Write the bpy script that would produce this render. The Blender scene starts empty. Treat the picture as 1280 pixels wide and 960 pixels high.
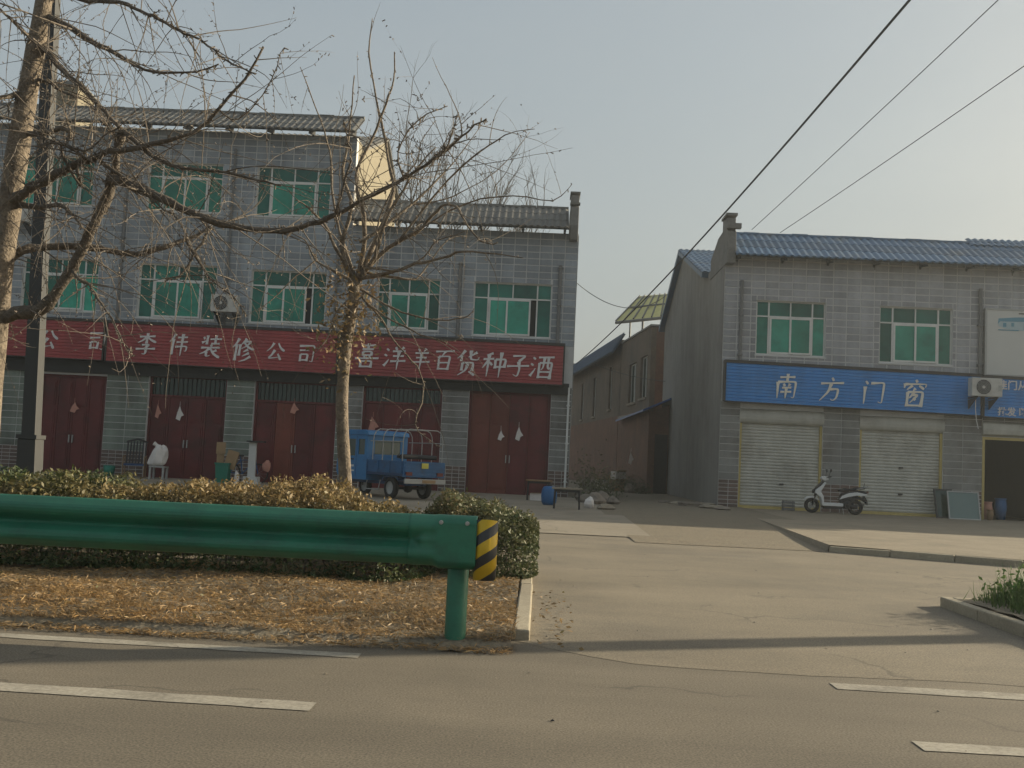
import bpy, bmesh, math, random
import numpy as np
from mathutils import Vector, Matrix

rnd = random.Random(7)
R = math.radians
scene = bpy.context.scene
col = scene.collection

# ---------------------------------------------------------------- camera
cam_d = bpy.data.cameras.new('camera')
cam = bpy.data.objects.new('camera', cam_d)
col.objects.link(cam)
cam_d.sensor_width = 36.0
cam_d.lens = 36.0 * 1300.0 / 1280.0
cam_d.clip_start = 0.1
cam_d.clip_end = 3000
YAW, PITCH, ROLL = R(1.5), R(4.31), R(2.7)
_F0 = Vector((-math.sin(YAW), math.cos(YAW), 0)); _R0 = Vector((math.cos(YAW), math.sin(YAW), 0)); _Z = Vector((0, 0, 1))
_F = _F0 * math.cos(PITCH) + _Z * math.sin(PITCH); _U0 = _Z * math.cos(PITCH) - _F0 * math.sin(PITCH)
_R = _R0 * math.cos(ROLL) + _U0 * math.sin(ROLL); _U = _U0 * math.cos(ROLL) - _R0 * math.sin(ROLL)
_m = Matrix((_R, _U, -_F)).transposed().to_4x4()
_m.translation = Vector((0, 0, 1.15))
cam.matrix_world = _m
scene.camera = cam

# ---------------------------------------------------------------- sky, sun, exposure
SUN_EL, SUN_AZ = R(17.0), R(22.0)           # azimuth measured from +X towards +Y
world = bpy.data.worlds.new('World'); scene.world = world
world.use_nodes = True
wn, wl = world.node_tree.nodes, world.node_tree.links
wn.clear()
w_out = wn.new('ShaderNodeOutputWorld'); w_bg = wn.new('ShaderNodeBackground')
sky = wn.new('ShaderNodeTexSky'); sky.sky_type = 'NISHITA'; sky.sun_disc = False
sky.sun_elevation = SUN_EL; sky.sun_rotation = R(90) - SUN_AZ
sky.altitude = 0; sky.air_density = 1.4; sky.dust_density = 6.0; sky.ozone_density = 1.5
w_tc = wn.new('ShaderNodeTexCoord'); w_map = wn.new('ShaderNodeMapping'); w_map.inputs['Scale'].default_value = (1.0, 1.0, 2.6)
w_no = wn.new('ShaderNodeTexNoise'); w_no.inputs['Scale'].default_value = 1.9; w_no.inputs['Detail'].default_value = 5; w_no.inputs['Roughness'].default_value = 0.5
w_rp = wn.new('ShaderNodeMapRange'); w_rp.inputs['From Min'].default_value = 0.38; w_rp.inputs['From Max'].default_value = 0.72
w_rp.inputs['To Min'].default_value = 0.60; w_rp.inputs['To Max'].default_value = 0.84
w_mix = wn.new('ShaderNodeMixRGB'); w_mix.inputs[2].default_value = (2.46, 2.70, 2.78, 1)      # thin high cloud
wl.new(w_tc.outputs['Generated'], w_map.inputs[0]); wl.new(w_map.outputs[0], w_no.inputs['Vector'])
wl.new(w_no.outputs['Fac'], w_rp.inputs['Value'])
wl.new(w_rp.outputs[0], w_mix.inputs[0]); wl.new(sky.outputs[0], w_mix.inputs[1])
wl.new(w_mix.outputs[0], w_bg.inputs[0]); wl.new(w_bg.outputs[0], w_out.inputs[0])
w_bg.inputs[1].default_value = 0.10
sun_d = bpy.data.lights.new('sun', 'SUN'); sun_d.energy = 4.8; sun_d.angle = R(0.5); sun_d.color = (1.0, 0.87, 0.64)
sun = bpy.data.objects.new('sun', sun_d); col.objects.link(sun)
S = Vector((math.cos(SUN_EL) * math.cos(SUN_AZ), math.cos(SUN_EL) * math.sin(SUN_AZ), math.sin(SUN_EL)))
sun.rotation_mode = 'QUATERNION'; sun.rotation_quaternion = S.to_track_quat('Z', 'Y'); sun.location = (30, 20, 30)
scene.view_settings.view_transform = 'Standard'; scene.view_settings.look = 'None'
scene.view_settings.gamma = 1.0; scene.view_settings.use_curve_mapping = False
scene.view_settings.exposure = 0.76
scene.cycles.max_bounces = 5; scene.cycles.diffuse_bounces = 3; scene.cycles.glossy_bounces = 2
scene.cycles.transmission_bounces = 3; scene.cycles.transparent_max_bounces = 6
scene.cycles.use_denoising = True
scene.cycles.use_adaptive_sampling = True; scene.cycles.adaptive_threshold = 0.02

# ---------------------------------------------------------------- materials
M = {}
def mat(name, c, rough=0.8, var=0.18, scale=3.0, fine=0.0, bump=0.0, bscale=60.0, metal=0.0, isl=0.0, orand=0.0, spec=0.4, dirt=None, dscale=0.7, coat=0.0, streak=None):
    """plain colour broken by world-space noise; isl / orand vary it per loose piece / per object; dirt = second colour in blotches"""
    m = bpy.data.materials.new(name); m.use_nodes = True
    n, l = m.node_tree.nodes, m.node_tree.links
    b = n['Principled BSDF']
    b.inputs['Roughness'].default_value = rough; b.inputs['Metallic'].default_value = metal
    b.inputs['Specular IOR Level'].default_value = spec
    if coat: b.inputs['Coat Weight'].default_value = coat
    geo = n.new('ShaderNodeNewGeometry')
    no = n.new('ShaderNodeTexNoise'); no.inputs['Scale'].default_value = scale; no.inputs['Detail'].default_value = 6; no.inputs['Roughness'].default_value = 0.65
    l.new(geo.outputs['Position'], no.inputs['Vector'])
    mr = n.new('ShaderNodeMapRange'); mr.inputs['From Min'].default_value = 0.25; mr.inputs['From Max'].default_value = 0.75
    mr.inputs['To Min'].default_value = 1 - var; mr.inputs['To Max'].default_value = 1 + var
    l.new(no.outputs['Fac'], mr.inputs['Value'])
    fac = mr.outputs[0]
    def mul(a, bsock):
        k = n.new('ShaderNodeMath'); k.operation = 'MULTIPLY'; l.new(a, k.inputs[0]); l.new(bsock, k.inputs[1]); return k.outputs[0]
    def rng(sock, amt):
        k = n.new('ShaderNodeMapRange'); k.inputs['To Min'].default_value = 1 - amt; k.inputs['To Max'].default_value = 1 + amt
        l.new(sock, k.inputs['Value']); return k.outputs[0]
    if isl: fac = mul(fac, rng(geo.outputs['Random Per Island'], isl))
    if orand:
        oi = n.new('ShaderNodeObjectInfo'); fac = mul(fac, rng(oi.outputs['Random'], orand))
    if fine:
        nf = n.new('ShaderNodeTexNoise'); nf.inputs['Scale'].default_value = bscale; nf.inputs['Detail'].default_value = 3
        l.new(geo.outputs['Position'], nf.inputs['Vector'])
        k = n.new('ShaderNodeMapRange'); k.inputs['From Min'].default_value = 0.3; k.inputs['From Max'].default_value = 0.7
        k.inputs['To Min'].default_value = 1 - fine; k.inputs['To Max'].default_value = 1 + fine
        l.new(nf.outputs['Fac'], k.inputs['Value']); fac = mul(fac, k.outputs[0])
    if streak:
        mp = n.new('ShaderNodeMapping'); mp.inputs['Scale'].default_value = streak[:3]; l.new(geo.outputs['Position'], mp.inputs[0])
        ns = n.new('ShaderNodeTexNoise'); ns.inputs['Scale'].default_value = 1.0; ns.inputs['Detail'].default_value = 5; ns.inputs['Roughness'].default_value = .6
        l.new(mp.outputs[0], ns.inputs['Vector'])
        k = n.new('ShaderNodeMapRange'); k.inputs['From Min'].default_value = 0.3; k.inputs['From Max'].default_value = 0.7
        k.inputs['To Min'].default_value = 1 - streak[3]; k.inputs['To Max'].default_value = 1 + streak[3] * .6
        l.new(ns.outputs['Fac'], k.inputs['Value']); fac = mul(fac, k.outputs[0])
    base = n.new('ShaderNodeRGB'); base.outputs[0].default_value = (*c, 1)
    src = base.outputs[0]
    if dirt:
        nd = n.new('ShaderNodeTexNoise'); nd.inputs['Scale'].default_value = dscale; nd.inputs['Detail'].default_value = 8; nd.inputs['Roughness'].default_value = 0.7
        l.new(geo.outputs['Position'], nd.inputs['Vector'])
        k = n.new('ShaderNodeMapRange'); k.inputs['From Min'].default_value = 0.48; k.inputs['From Max'].default_value = 0.68
        l.new(nd.outputs['Fac'], k.inputs['Value'])
        mx = n.new('ShaderNodeMixRGB'); l.new(k.outputs[0], mx.inputs[0]); l.new(src, mx.inputs[1]); mx.inputs[2].default_value = (*dirt, 1)
        src = mx.outputs[0]
    vm = n.new('ShaderNodeVectorMath'); vm.operation = 'SCALE'
    l.new(src, vm.inputs[0]); l.new(fac, vm.inputs['Scale'])
    l.new(vm.outputs[0], b.inputs['Base Color'])
    if bump:
        nb = n.new('ShaderNodeTexNoise'); nb.inputs['Scale'].default_value = bscale; nb.inputs['Detail'].default_value = 4
        l.new(geo.outputs['Position'], nb.inputs['Vector'])
        bp = n.new('ShaderNodeBump'); bp.inputs['Strength'].default_value = bump; bp.inputs['Distance'].default_value = 0.02
        l.new(nb.outputs['Fac'], bp.inputs['Height']); l.new(bp.outputs[0], b.inputs['Normal'])
    M[name] = m
    return m

mat('asphalt', (0.148, 0.126, 0.094), 0.92, 0.14, 0.5, fine=0.42, bump=0.10, bscale=95, streak=(.10, 1.3, 1, .22), dirt=(0.180, 0.152, 0.112), dscale=0.35)
mat('old_asphalt', (0.198, 0.167, 0.121), 0.92, 0.12, 0.6, fine=0.36, bump=0.10, bscale=80, streak=(.22, .8, 1, .18), dirt=(0.146, 0.126, 0.097), dscale=0.38)
mat('concrete', (0.25, 0.215, 0.165), 0.9, 0.14, 0.8, fine=0.12, bump=0.3, bscale=40, dirt=(0.20, 0.17, 0.125), dscale=0.6)
mat('dirt', (0.188, 0.157, 0.110), 0.95, 0.2, 1.2, fine=0.3, bump=0.6, bscale=30, dirt=(0.145, 0.115, 0.08), dscale=1.2)
mat('earth', (0.16, 0.125, 0.08), 0.95, 0.3, 0.2, fine=0.2, bscale=8)
mat('brick_paving', (0.24, 0.20, 0.145), 0.9, 0.15, 1.5, fine=0.15, bump=0.3, bscale=25, dirt=(0.195, 0.165, 0.12), dscale=0.8)
mat('road_paint', (0.33, 0.30, 0.245), 0.8, 0.12, 3.0, fine=0.2, bscale=45, dirt=(0.20, 0.18, 0.145), dscale=2.5)
mat('kerb', (0.31, 0.27, 0.20), 0.9, 0.15, 4.0, fine=0.12, bscale=50, bump=0.3, orand=0.12)
mat('tile', (0.235, 0.262, 0.292), 0.55, 0.10, 1.0, fine=0.08, bscale=14, isl=0.17, orand=0.17, dirt=(0.195, 0.217, 0.242), dscale=0.5, streak=(2.6, 2.6, .20, .24))
mat('tile_pink', (0.318, 0.323, 0.345), 0.55, 0.10, 1.0, fine=0.08, bscale=14, isl=0.17, orand=0.17, dirt=(0.272, 0.278, 0.298), dscale=0.5, streak=(2.6, 2.6, .20, .24))
mat('tile_green', (0.165, 0.195, 0.165), 0.55, 0.10, 1.0, fine=0.08, bscale=14, isl=0.18, orand=0.18, dirt=(0.09, 0.095, 0.08), dscale=0.8, streak=(2.6, 2.6, .20, .24))
mat('tile_low', (0.20, 0.20, 0.19), 0.55, 0.10, 1.0, fine=0.08, bscale=14, isl=0.18, orand=0.18, dirt=(0.11, 0.10, 0.09), dscale=0.8, streak=(2.6, 2.6, .20, .24))
mat('grout', (0.54, 0.54, 0.535), 0.9, 0.12, 2.0)
mat('plinth_brick', (0.135, 0.095, 0.08), 0.85, 0.2, 4.0, isl=0.25, orand=0.25)
mat('render_grey', (0.24, 0.235, 0.22), 0.92, 0.12, 0.8, fine=0.06, bscale=20, dirt=(0.19, 0.18, 0.17), dscale=0.5, streak=(2.6, 2.6, .3, .13))
mat('cream', (0.215, 0.19, 0.135), 0.9, 0.08, 0.6)
mat('dark_lintel', (0.035, 0.035, 0.033), 0.85, 0.2, 2.0)
mat('roof_grey', (0.15, 0.145, 0.13), 0.7, 0.25, 1.5, isl=0.25, dirt=(0.09, 0.085, 0.08), dscale=1.5)
mat('roof_blue', (0.062, 0.125, 0.215), 0.45, 0.2, 1.5, isl=0.2, dirt=(0.10, 0.12, 0.14), dscale=1.5)
mat('fin_grey', (0.17, 0.165, 0.155), 0.85, 0.2, 3.0, fine=0.1, bscale=20)
mat('frame_white', (0.64, 0.64, 0.62), 0.45, 0.1, 4.0, dirt=(0.5, 0.49, 0.46), dscale=2.0)
mat('glass_green', (0.026, 0.24, 0.170), 0.08, 0.45, 0.7, orand=0.40, spec=0.35, dirt=(0.010, 0.11, 0.085), dscale=0.6)
mat('glass_shaded', (0.012, 0.125, 0.095), 0.08, 0.4, 0.7, orand=0.45, spec=0.35, dirt=(0.008, 0.075, 0.06), dscale=0.6)  # darker copy of glass_green: reveal shade painted into transom and some side panes
mat('glass_dark', (0.010, 0.035, 0.028), 0.10, 0.3, 0.7, spec=0.6)
mat('red_sign', (0.31, 0.056, 0.060), 0.55, 0.12, 1.0, fine=0.06, bscale=9, dirt=(0.25, 0.055, 0.058), dscale=0.9, streak=(2.6, 2.6, .3, .13))
mat('blue_sign', (0.042, 0.225, 0.57), 0.5, 0.08, 1.0, dirt=(0.05, 0.21, 0.50), dscale=0.9, streak=(2.6, 2.6, .3, .13))
mat('sign_edge', (0.035, 0.032, 0.03), 0.6, 0.1)
mat('letter', (0.62, 0.60, 0.60), 0.6, 0.12, 5.0)
mat('letter_cream', (0.70, 0.66, 0.58), 0.6, 0.1, 5.0)
mat('door_red', (0.115, 0.016, 0.017), 0.5, 0.2, 1.5, orand=0.12, dirt=(0.06, 0.015, 0.014), dscale=1.2, streak=(2.6, 2.6, .3, .13))
mat('door_brown', (0.145, 0.032, 0.02), 0.5, 0.2, 1.5, orand=0.12)
mat('shutter', (0.46, 0.45, 0.40), 0.55, 0.08, 1.2, dirt=(0.32, 0.30, 0.26), dscale=0.9, streak=(2.6, 2.6, .3, .13))
mat('shutter_rail', (0.46, 0.36, 0.13), 0.6, 0.12, 3.0)
mat('pipe_grey', (0.15, 0.15, 0.15), 0.6, 0.15)
mat('ac_white', (0.50, 0.49, 0.46), 0.5, 0.08, 3.0, dirt=(0.36, 0.34, 0.31), dscale=3.0)
mat('black_plastic', (0.018, 0.018, 0.02), 0.5, 0.2)
mat('rubber', (0.016, 0.016, 0.016), 0.85, 0.2)
mat('steel', (0.42, 0.42, 0.41), 0.4, 0.1, 6.0, metal=0.7)
mat('galv', (0.34, 0.34, 0.33), 0.5, 0.12, 6.0, metal=0.3)
mat('cloth_white', (0.62, 0.58, 0.55), 0.9, 0.1, 8.0)
mat('cloth_pink', (0.45, 0.22, 0.17), 0.9, 0.15, 8.0)
mat('rail_green', (0.024, 0.150, 0.092), 0.48, 0.14, 2.5, fine=0.06, bscale=30, dirt=(0.026, 0.098, 0.066), dscale=2.2, streak=(1.5, 6, 6, .22))
mat('trike_blue', (0.025, 0.165, 0.37), 0.38, 0.15, 2.5, dirt=(0.025, 0.09, 0.22), dscale=2.5)
mat('bed_blue', (0.018, 0.105, 0.25), 0.45, 0.2, 3.0, dirt=(0.03, 0.075, 0.15), dscale=3.5)
mat('navy_tile', (0.030, 0.055, 0.095), 0.6, 0.2, 2.0)
mat('trike_dark', (0.010, 0.05, 0.14), 0.45, 0.15, 2.5)
mat('white_paint', (0.62, 0.62, 0.61), 0.3, 0.06, 4.0)
mat('plate_yellow', (0.55, 0.50, 0.08), 0.5, 0.1)
mat('tail_red', (0.12, 0.012, 0.01), 0.3, 0.1)
mat('wood', (0.22, 0.14, 0.075), 0.75, 0.2, 6.0)
mat('cardboard', (0.30, 0.20, 0.11), 0.85, 0.12, 5.0)
mat('far_twig', (0.085, 0.075, 0.065), 0.9, 0.2, 2.0)
mat('bin_green', (0.012, 0.16, 0.11), 0.5, 0.12, 3.0)
mat('drum_blue', (0.015, 0.10, 0.26), 0.45, 0.12, 3.0)
mat('pole_dark', (0.030, 0.032, 0.033), 0.6, 0.2, 4.0)
mat('pole_light', (0.042, 0.043, 0.043), 0.6, 0.2, 4.0, dirt=(0.032, 0.033, 0.033), dscale=4.0)
mat('pole_concrete', (0.30, 0.28, 0.25), 0.9, 0.15, 3.0)
mat('cable_black', (0.012, 0.012, 0.012), 0.7, 0.1)
mat('bark', (0.185, 0.150, 0.112), 0.9, 0.35, 9.0, fine=0.25, bscale=40, bump=0.9, dirt=(0.09, 0.072, 0.055), dscale=6.0)
mat('twig', (0.150, 0.125, 0.100), 0.85, 0.25, 6.0, isl=0.35)
mat('bark_dark', (0.112, 0.093, 0.074), 0.9, 0.35, 9.0, fine=0.25, bscale=40, bump=0.9)
mat('alley_wall', (0.150, 0.118, 0.088), 0.92, 0.18, 0.7, fine=0.12, bscale=12, dirt=(0.10, 0.085, 0.07), dscale=0.5, streak=(1.2, 1.2, .8, .12))
mat('alley_red', (0.165, 0.090, 0.060), 0.92, 0.18, 1.0, fine=0.12, bscale=12, dirt=(0.13, 0.08, 0.06), dscale=0.8, streak=(1.2, 1.2, .8, .12))
mat('canopy_yellow', (0.50, 0.52, 0.34), 0.4, 0.1, 2.0)
mat('sheet_blue', (0.02, 0.075, 0.27), 0.45, 0.12, 2.0)
mat('rubble', (0.19, 0.16, 0.13), 0.95, 0.3, 5.0, orand=0.25)
mat('board_white', (0.52, 0.52, 0.50), 0.6, 0.06, 1.0)
mat('print_blue', (0.10, 0.26, 0.36), 0.6, 0.1)
mat('print_pale', (0.36, 0.46, 0.50), 0.6, 0.1)
mat('glass_sheet', (0.10, 0.16, 0.15), 0.08, 0.1, 1.0, spec=0.7)
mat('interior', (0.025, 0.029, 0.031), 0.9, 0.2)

# two-colour stripes wound round the rail's end cap
def stripe_material():
    m = mat('hazard_stripe', (0.55, 0.36, 0.015), 0.5, 0.12, 6.0)
    n, l = m.node_tree.nodes, m.node_tree.links
    b = n['Principled BSDF']; old = b.inputs['Base Color'].links[0].from_socket
    tc = n.new('ShaderNodeTexCoord'); sx = n.new('ShaderNodeSeparateXYZ'); l.new(tc.outputs['UV'], sx.inputs[0])
    a = n.new('ShaderNodeMath'); a.operation = 'SUBTRACT'; l.new(sx.outputs[1], a.inputs[0]); l.new(sx.outputs[0], a.inputs[1])
    w = n.new('ShaderNodeMath'); w.operation = 'FRACT'; l.new(a.outputs[0], w.inputs[0])
    g = n.new('ShaderNodeMath'); g.operation = 'GREATER_THAN'; g.inputs[1].default_value = 0.46; l.new(w.outputs[0], g.inputs[0])
    mx = n.new('ShaderNodeMixRGB'); mx.inputs[1].default_value = (0.035, 0.036, 0.038, 1); l.new(old, mx.inputs[2]); l.new(g.outputs[0], mx.inputs[0])
    l.new(mx.outputs[0], b.inputs['Base Color'])
stripe_material()

# leaves: hue picked per leaf, two families mixed by a broad noise (greener / browner stretches)
def leaf_material(name, cols_a, cols_b, zlo=None, zhi=None, nscale=0.8, trans=0.25, xr=None):
    m = bpy.data.materials.new(name); m.use_nodes = True
    n, l = m.node_tree.nodes, m.node_tree.links; b = n['Principled BSDF']
    b.inputs['Roughness'].default_value = 0.55; b.inputs['Specular IOR Level'].default_value = 0.35
    geo = n.new('ShaderNodeNewGeometry')
    def ramp(cols):
        r = n.new('ShaderNodeValToRGB'); e = r.color_ramp.elements
        while len(e) < len(cols): e.new(0.5)
        for i, c in enumerate(cols): e[i].position = i / (len(cols) - 1); e[i].color = (*c, 1)
        l.new(geo.outputs['Random Per Island'], r.inputs[0]); return r.outputs[0]
    ra, rb = ramp(cols_a), ramp(cols_b)
    no = n.new('ShaderNodeTexNoise'); no.inputs['Scale'].default_value = nscale; no.inputs['Detail'].default_value = 4
    l.new(geo.outputs['Position'], no.inputs['Vector'])
    k = n.new('ShaderNodeMapRange'); k.inputs['From Min'].default_value = 0.40; k.inputs['From Max'].default_value = 0.60
    l.new(no.outputs['Fac'], k.inputs['Value']); f = k.outputs[0]
    if xr is not None:
        sq_ = n.new('ShaderNodeSeparateXYZ'); l.new(geo.outputs['Position'], sq_.inputs[0])
        xm = n.new('ShaderNodeMapRange'); xm.inputs['From Min'].default_value = xr[0]; xm.inputs['From Max'].default_value = xr[1]; xm.inputs['To Min'].default_value = -.25; xm.inputs['To Max'].default_value = .45
        l.new(sq_.outputs[0], xm.inputs['Value'])
        ad = n.new('ShaderNodeMath'); ad.operation = 'ADD'; ad.use_clamp = True; l.new(xm.outputs[0], ad.inputs[0]); l.new(f, ad.inputs[1]); f = ad.outputs[0]
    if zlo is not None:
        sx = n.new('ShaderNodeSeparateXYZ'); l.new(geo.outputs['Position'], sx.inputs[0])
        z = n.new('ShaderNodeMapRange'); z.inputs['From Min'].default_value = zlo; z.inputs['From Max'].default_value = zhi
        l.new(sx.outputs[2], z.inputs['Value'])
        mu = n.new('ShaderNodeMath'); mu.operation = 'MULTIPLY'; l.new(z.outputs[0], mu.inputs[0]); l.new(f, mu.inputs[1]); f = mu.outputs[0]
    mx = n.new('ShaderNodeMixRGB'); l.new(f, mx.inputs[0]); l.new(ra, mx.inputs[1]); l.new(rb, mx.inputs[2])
    l.new(mx.outputs[0], b.inputs['Base Color'])
    tr = n.new('ShaderNodeBsdfTranslucent'); l.new(mx.outputs[0], tr.inputs[0])
    ms = n.new('ShaderNodeMixShader'); ms.inputs[0].default_value = trans
    out = n['Material Output']; l.new(b.outputs[0], ms.inputs[1]); l.new(tr.outputs[0], ms.inputs[2]); l.new(ms.outputs[0], out.inputs[0])
    M[name] = m
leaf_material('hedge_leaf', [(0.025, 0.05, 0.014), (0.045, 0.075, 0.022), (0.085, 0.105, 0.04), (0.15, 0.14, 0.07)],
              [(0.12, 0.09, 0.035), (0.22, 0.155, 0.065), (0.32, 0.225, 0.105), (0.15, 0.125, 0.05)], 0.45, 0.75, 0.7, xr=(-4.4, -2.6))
leaf_material('bush_leaf', [(0.035, 0.055, 0.018), (0.06, 0.08, 0.03), (0.10, 0.11, 0.05), (0.15, 0.14, 0.08)],
              [(0.12, 0.10, 0.05), (0.20, 0.15, 0.08), (0.10, 0.11, 0.05), (0.07, 0.09, 0.03)], 0.45, 0.75, 1.6)
leaf_material('dry_grass', [(0.293, 0.177, 0.067), (0.415, 0.268, 0.116), (0.220, 0.128, 0.049), (0.488, 0.342, 0.171)],
              [(0.146, 0.091, 0.043), (0.268, 0.171, 0.073), (0.366, 0.268, 0.146), (0.122, 0.085, 0.043)], None, None, 1.4)
leaf_material('green_grass', [(0.05, 0.12, 0.018), (0.08, 0.17, 0.03), (0.035, 0.085, 0.015), (0.12, 0.19, 0.05)],
              [(0.05, 0.10, 0.02), (0.16, 0.16, 0.06), (0.08, 0.14, 0.03), (0.05, 0.11, 0.02)], None, None, 2.0)
leaf_material('dead_leaf', [(0.192, 0.120, 0.054), (0.288, 0.180, 0.084), (0.144, 0.096, 0.048), (0.120, 0.120, 0.048)],
              [(0.240, 0.168, 0.084), (0.168, 0.120, 0.060), (0.312, 0.216, 0.108), (0.096, 0.084, 0.036)], None, None, 2.0)

# ---------------------------------------------------------------- mesh helpers
class MB:
    def __init__(s): s.v = []; s.f = []; s.uv = None
    def add(s, vs, fs):
        k = len(s.v); s.v += [tuple(p) for p in vs]; s.f += [tuple(i + k for i in f) for f in fs]; return s
    def box(s, x0, x1, y0, y1, z0, z1):
        return s.add([(x0, y0, z0), (x1, y0, z0), (x1, y1, z0), (x0, y1, z0), (x0, y0, z1), (x1, y0, z1), (x1, y1, z1), (x0, y1, z1)],
                     [(3, 2, 1, 0), (4, 5, 6, 7), (0, 1, 5, 4), (1, 2, 6, 5), (2, 3, 7, 6), (3, 0, 4, 7)])
    def cbox(s, c, size, rot=None):
        hx, hy, hz = [k / 2 for k in size]
        vs = [Vector(p) for p in [(-hx, -hy, -hz), (hx, -hy, -hz), (hx, hy, -hz), (-hx, hy, -hz), (-hx, -hy, hz), (hx, -hy, hz), (hx, hy, hz), (-hx, hy, hz)]]
        if rot is not None: vs = [rot @ p for p in vs]
        return s.add([p + Vector(c) for p in vs], [(3, 2, 1, 0), (4, 5, 6, 7), (0, 1, 5, 4), (1, 2, 6, 5), (2, 3, 7, 6), (3, 0, 4, 7)])
    def quad(s, *p): return s.add(p, [tuple(range(len(p)))])
    def tube(s, pts, rad, n=6, cap=True):
        pts = [Vector(p) for p in pts]
        if not hasattr(rad, '__len__'): rad = [rad] * len(pts)
        k = len(s.v); up = None
        for i, p in enumerate(pts):
            d = (pts[min(i + 1, len(pts) - 1)] - pts[max(i - 1, 0)])
            d = d.normalized() if d.length > 1e-9 else Vector((0, 0, 1))
            if up is None: up = Vector((0, 0, 1)) if abs(d.z) < 0.9 else Vector((1, 0, 0))
            a = up - d * up.dot(d)
            a = a.normalized() if a.length > 1e-6 else d.orthogonal().normalized()
            up = a; b = d.cross(a)
            for j in range(n):
                t = 2 * math.pi * j / n
                s.v.append(tuple(p + (a * math.cos(t) + b * math.sin(t)) * rad[i]))
        for i in range(len(pts) - 1):
            for j in range(n):
                j2 = (j + 1) % n
                s.f.append((k + i * n + j, k + i * n + j2, k + (i + 1) * n + j2, k + (i + 1) * n + j))
        if cap:
            s.f.append(tuple(k + j for j in reversed(range(n)))); s.f.append(tuple(k + (len(pts) - 1) * n + j for j in range(n)))
        return s
    def lathe(s, prof, n=20, axis='z', c=(0, 0, 0)):
        k = len(s.v); c = Vector(c)
        for r, h in prof:
            for j in range(n):
                t = 2 * math.pi * j / n; a, b = r * math.cos(t), r * math.sin(t)
                p = (a, b, h) if axis == 'z' else ((a, h, b) if axis == 'y' else (h, a, b))
                s.v.append(tuple(c + Vector(p)))
        for i in range(len(prof) - 1):
            for j in range(n):
                j2 = (j + 1) % n
                s.f.append((k + i * n + j, k + i * n + j2, k + (i + 1) * n + j2, k + (i + 1) * n + j))
        return s
    def prism(s, poly, a0, a1, axis='y'):
        """poly = 2D outline; extruded along axis from a0 to a1 (y: poly is x,z; x: poly is y,z; z: poly is x,y)"""
        k = len(s.v); n = len(poly)
        def P(q, a): return (q[0], a, q[1]) if axis == 'y' else ((a, q[0], q[1]) if axis == 'x' else (q[0], q[1], a))
        s.v += [P(q, a0) for q in poly] + [P(q, a1) for q in poly]
        s.f += [tuple(k + i for i in range(n)), tuple(k + n + i for i in reversed(range(n)))]
        for i in range(n):
            j = (i + 1) % n; s.f.append((k + i, k + n + i, k + n + j, k + j))
        return s
    def extrude_profile(s, prof, x0, x1, axis='x'):
        """open profile (y,z) swept along x (no thickness)"""
        k = len(s.v); n = len(prof)
        s.v += [(x0, p[0], p[1]) for p in prof] + [(x1, p[0], p[1]) for p in prof]
        for i in range(n - 1): s.f.append((k + i, k + i + 1, k + n + i + 1, k + n + i))
        return s
    def mesh(s, name, m, smooth=False, fix=True):
        me = bpy.data.meshes.new(name); me.from_pydata(s.v, [], s.f)
        if fix and len(s.f) < 60000:
            bm = bmesh.new(); bm.from_mesh(me); bmesh.ops.recalc_face_normals(bm, faces=bm.faces); bm.to_mesh(me); bm.free()
        if m: me.materials.append(M[m] if isinstance(m, str) else m)
        if smooth: me.polygons.foreach_set('use_smooth', [True] * len(me.polygons))
        me.update(); return me

W = {}
def link(o, parent=None, local=False):
    col.objects.link(o)
    if parent is not None:
        o.parent = parent
        o.matrix_parent_inverse = Matrix() if local else W[parent.name].inverted()
    W[o.name] = Matrix() if parent is None or not local else Matrix()
    return o
def obj(name, mb, m, parent=None, smooth=False, local=False, bevel=0.0, kind=None):
    me = mb if isinstance(mb, bpy.types.Mesh) else mb.mesh(name, m, smooth)
    o = bpy.data.objects.new(name, me); link(o, parent, local)
    if bevel:
        bv = o.modifiers.new('bevel', 'BEVEL'); bv.width = bevel; bv.segments = 2; bv.limit_method = 'ANGLE'; bv.angle_limit = R(40)
    if kind: o['kind'] = kind
    return o
def tag(o, label, cat, group=None):
    o['label'] = label; o['category'] = cat
    if group: o['group'] = group
    return o
def thing(name, label, cat, loc=(0, 0, 0), rotz=0.0, group=None):
    o = bpy.data.objects.new(name, None); col.objects.link(o); o.empty_display_size = 0.2
    o.location = loc; o.rotation_euler = (0, 0, rotz)
    W[o.name] = Matrix.Translation(loc) @ Matrix.Rotation(rotz, 4, 'Z')
    return tag(o, label, cat, group)
def struct(name, mb, m, smooth=False):
    o = obj(name, mb, m, None, smooth); o['kind'] = 'structure'; return o
def np_mesh(name, verts, nper, m):
    """verts: (N, nper, 3) array, one polygon for each row"""
    N = verts.shape[0]
    me = bpy.data.meshes.new(name)
    me.vertices.add(N * nper); me.vertices.foreach_set('co', verts.reshape(-1).astype(np.float32))
    me.loops.add(N * nper); me.loops.foreach_set('vertex_index', np.arange(N * nper, dtype=np.int32))
    me.polygons.add(N); me.polygons.foreach_set('loop_start', np.arange(0, N * nper, nper, dtype=np.int32))
    me.update(calc_edges=True); me.validate()
    me.materials.append(M[m]); return me

def translucent(name, f):
    m = M[name]; n, l = m.node_tree.nodes, m.node_tree.links; b = n['Principled BSDF']
    tr = n.new('ShaderNodeBsdfTranslucent'); l.new(b.inputs['Base Color'].links[0].from_socket, tr.inputs[0])
    ms = n.new('ShaderNodeMixShader'); ms.inputs[0].default_value = f; l.new(b.outputs[0], ms.inputs[1]); l.new(tr.outputs[0], ms.inputs[2]); l.new(ms.outputs[0], n['Material Output'].inputs[0])
translucent('canopy_yellow', .6)

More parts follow.
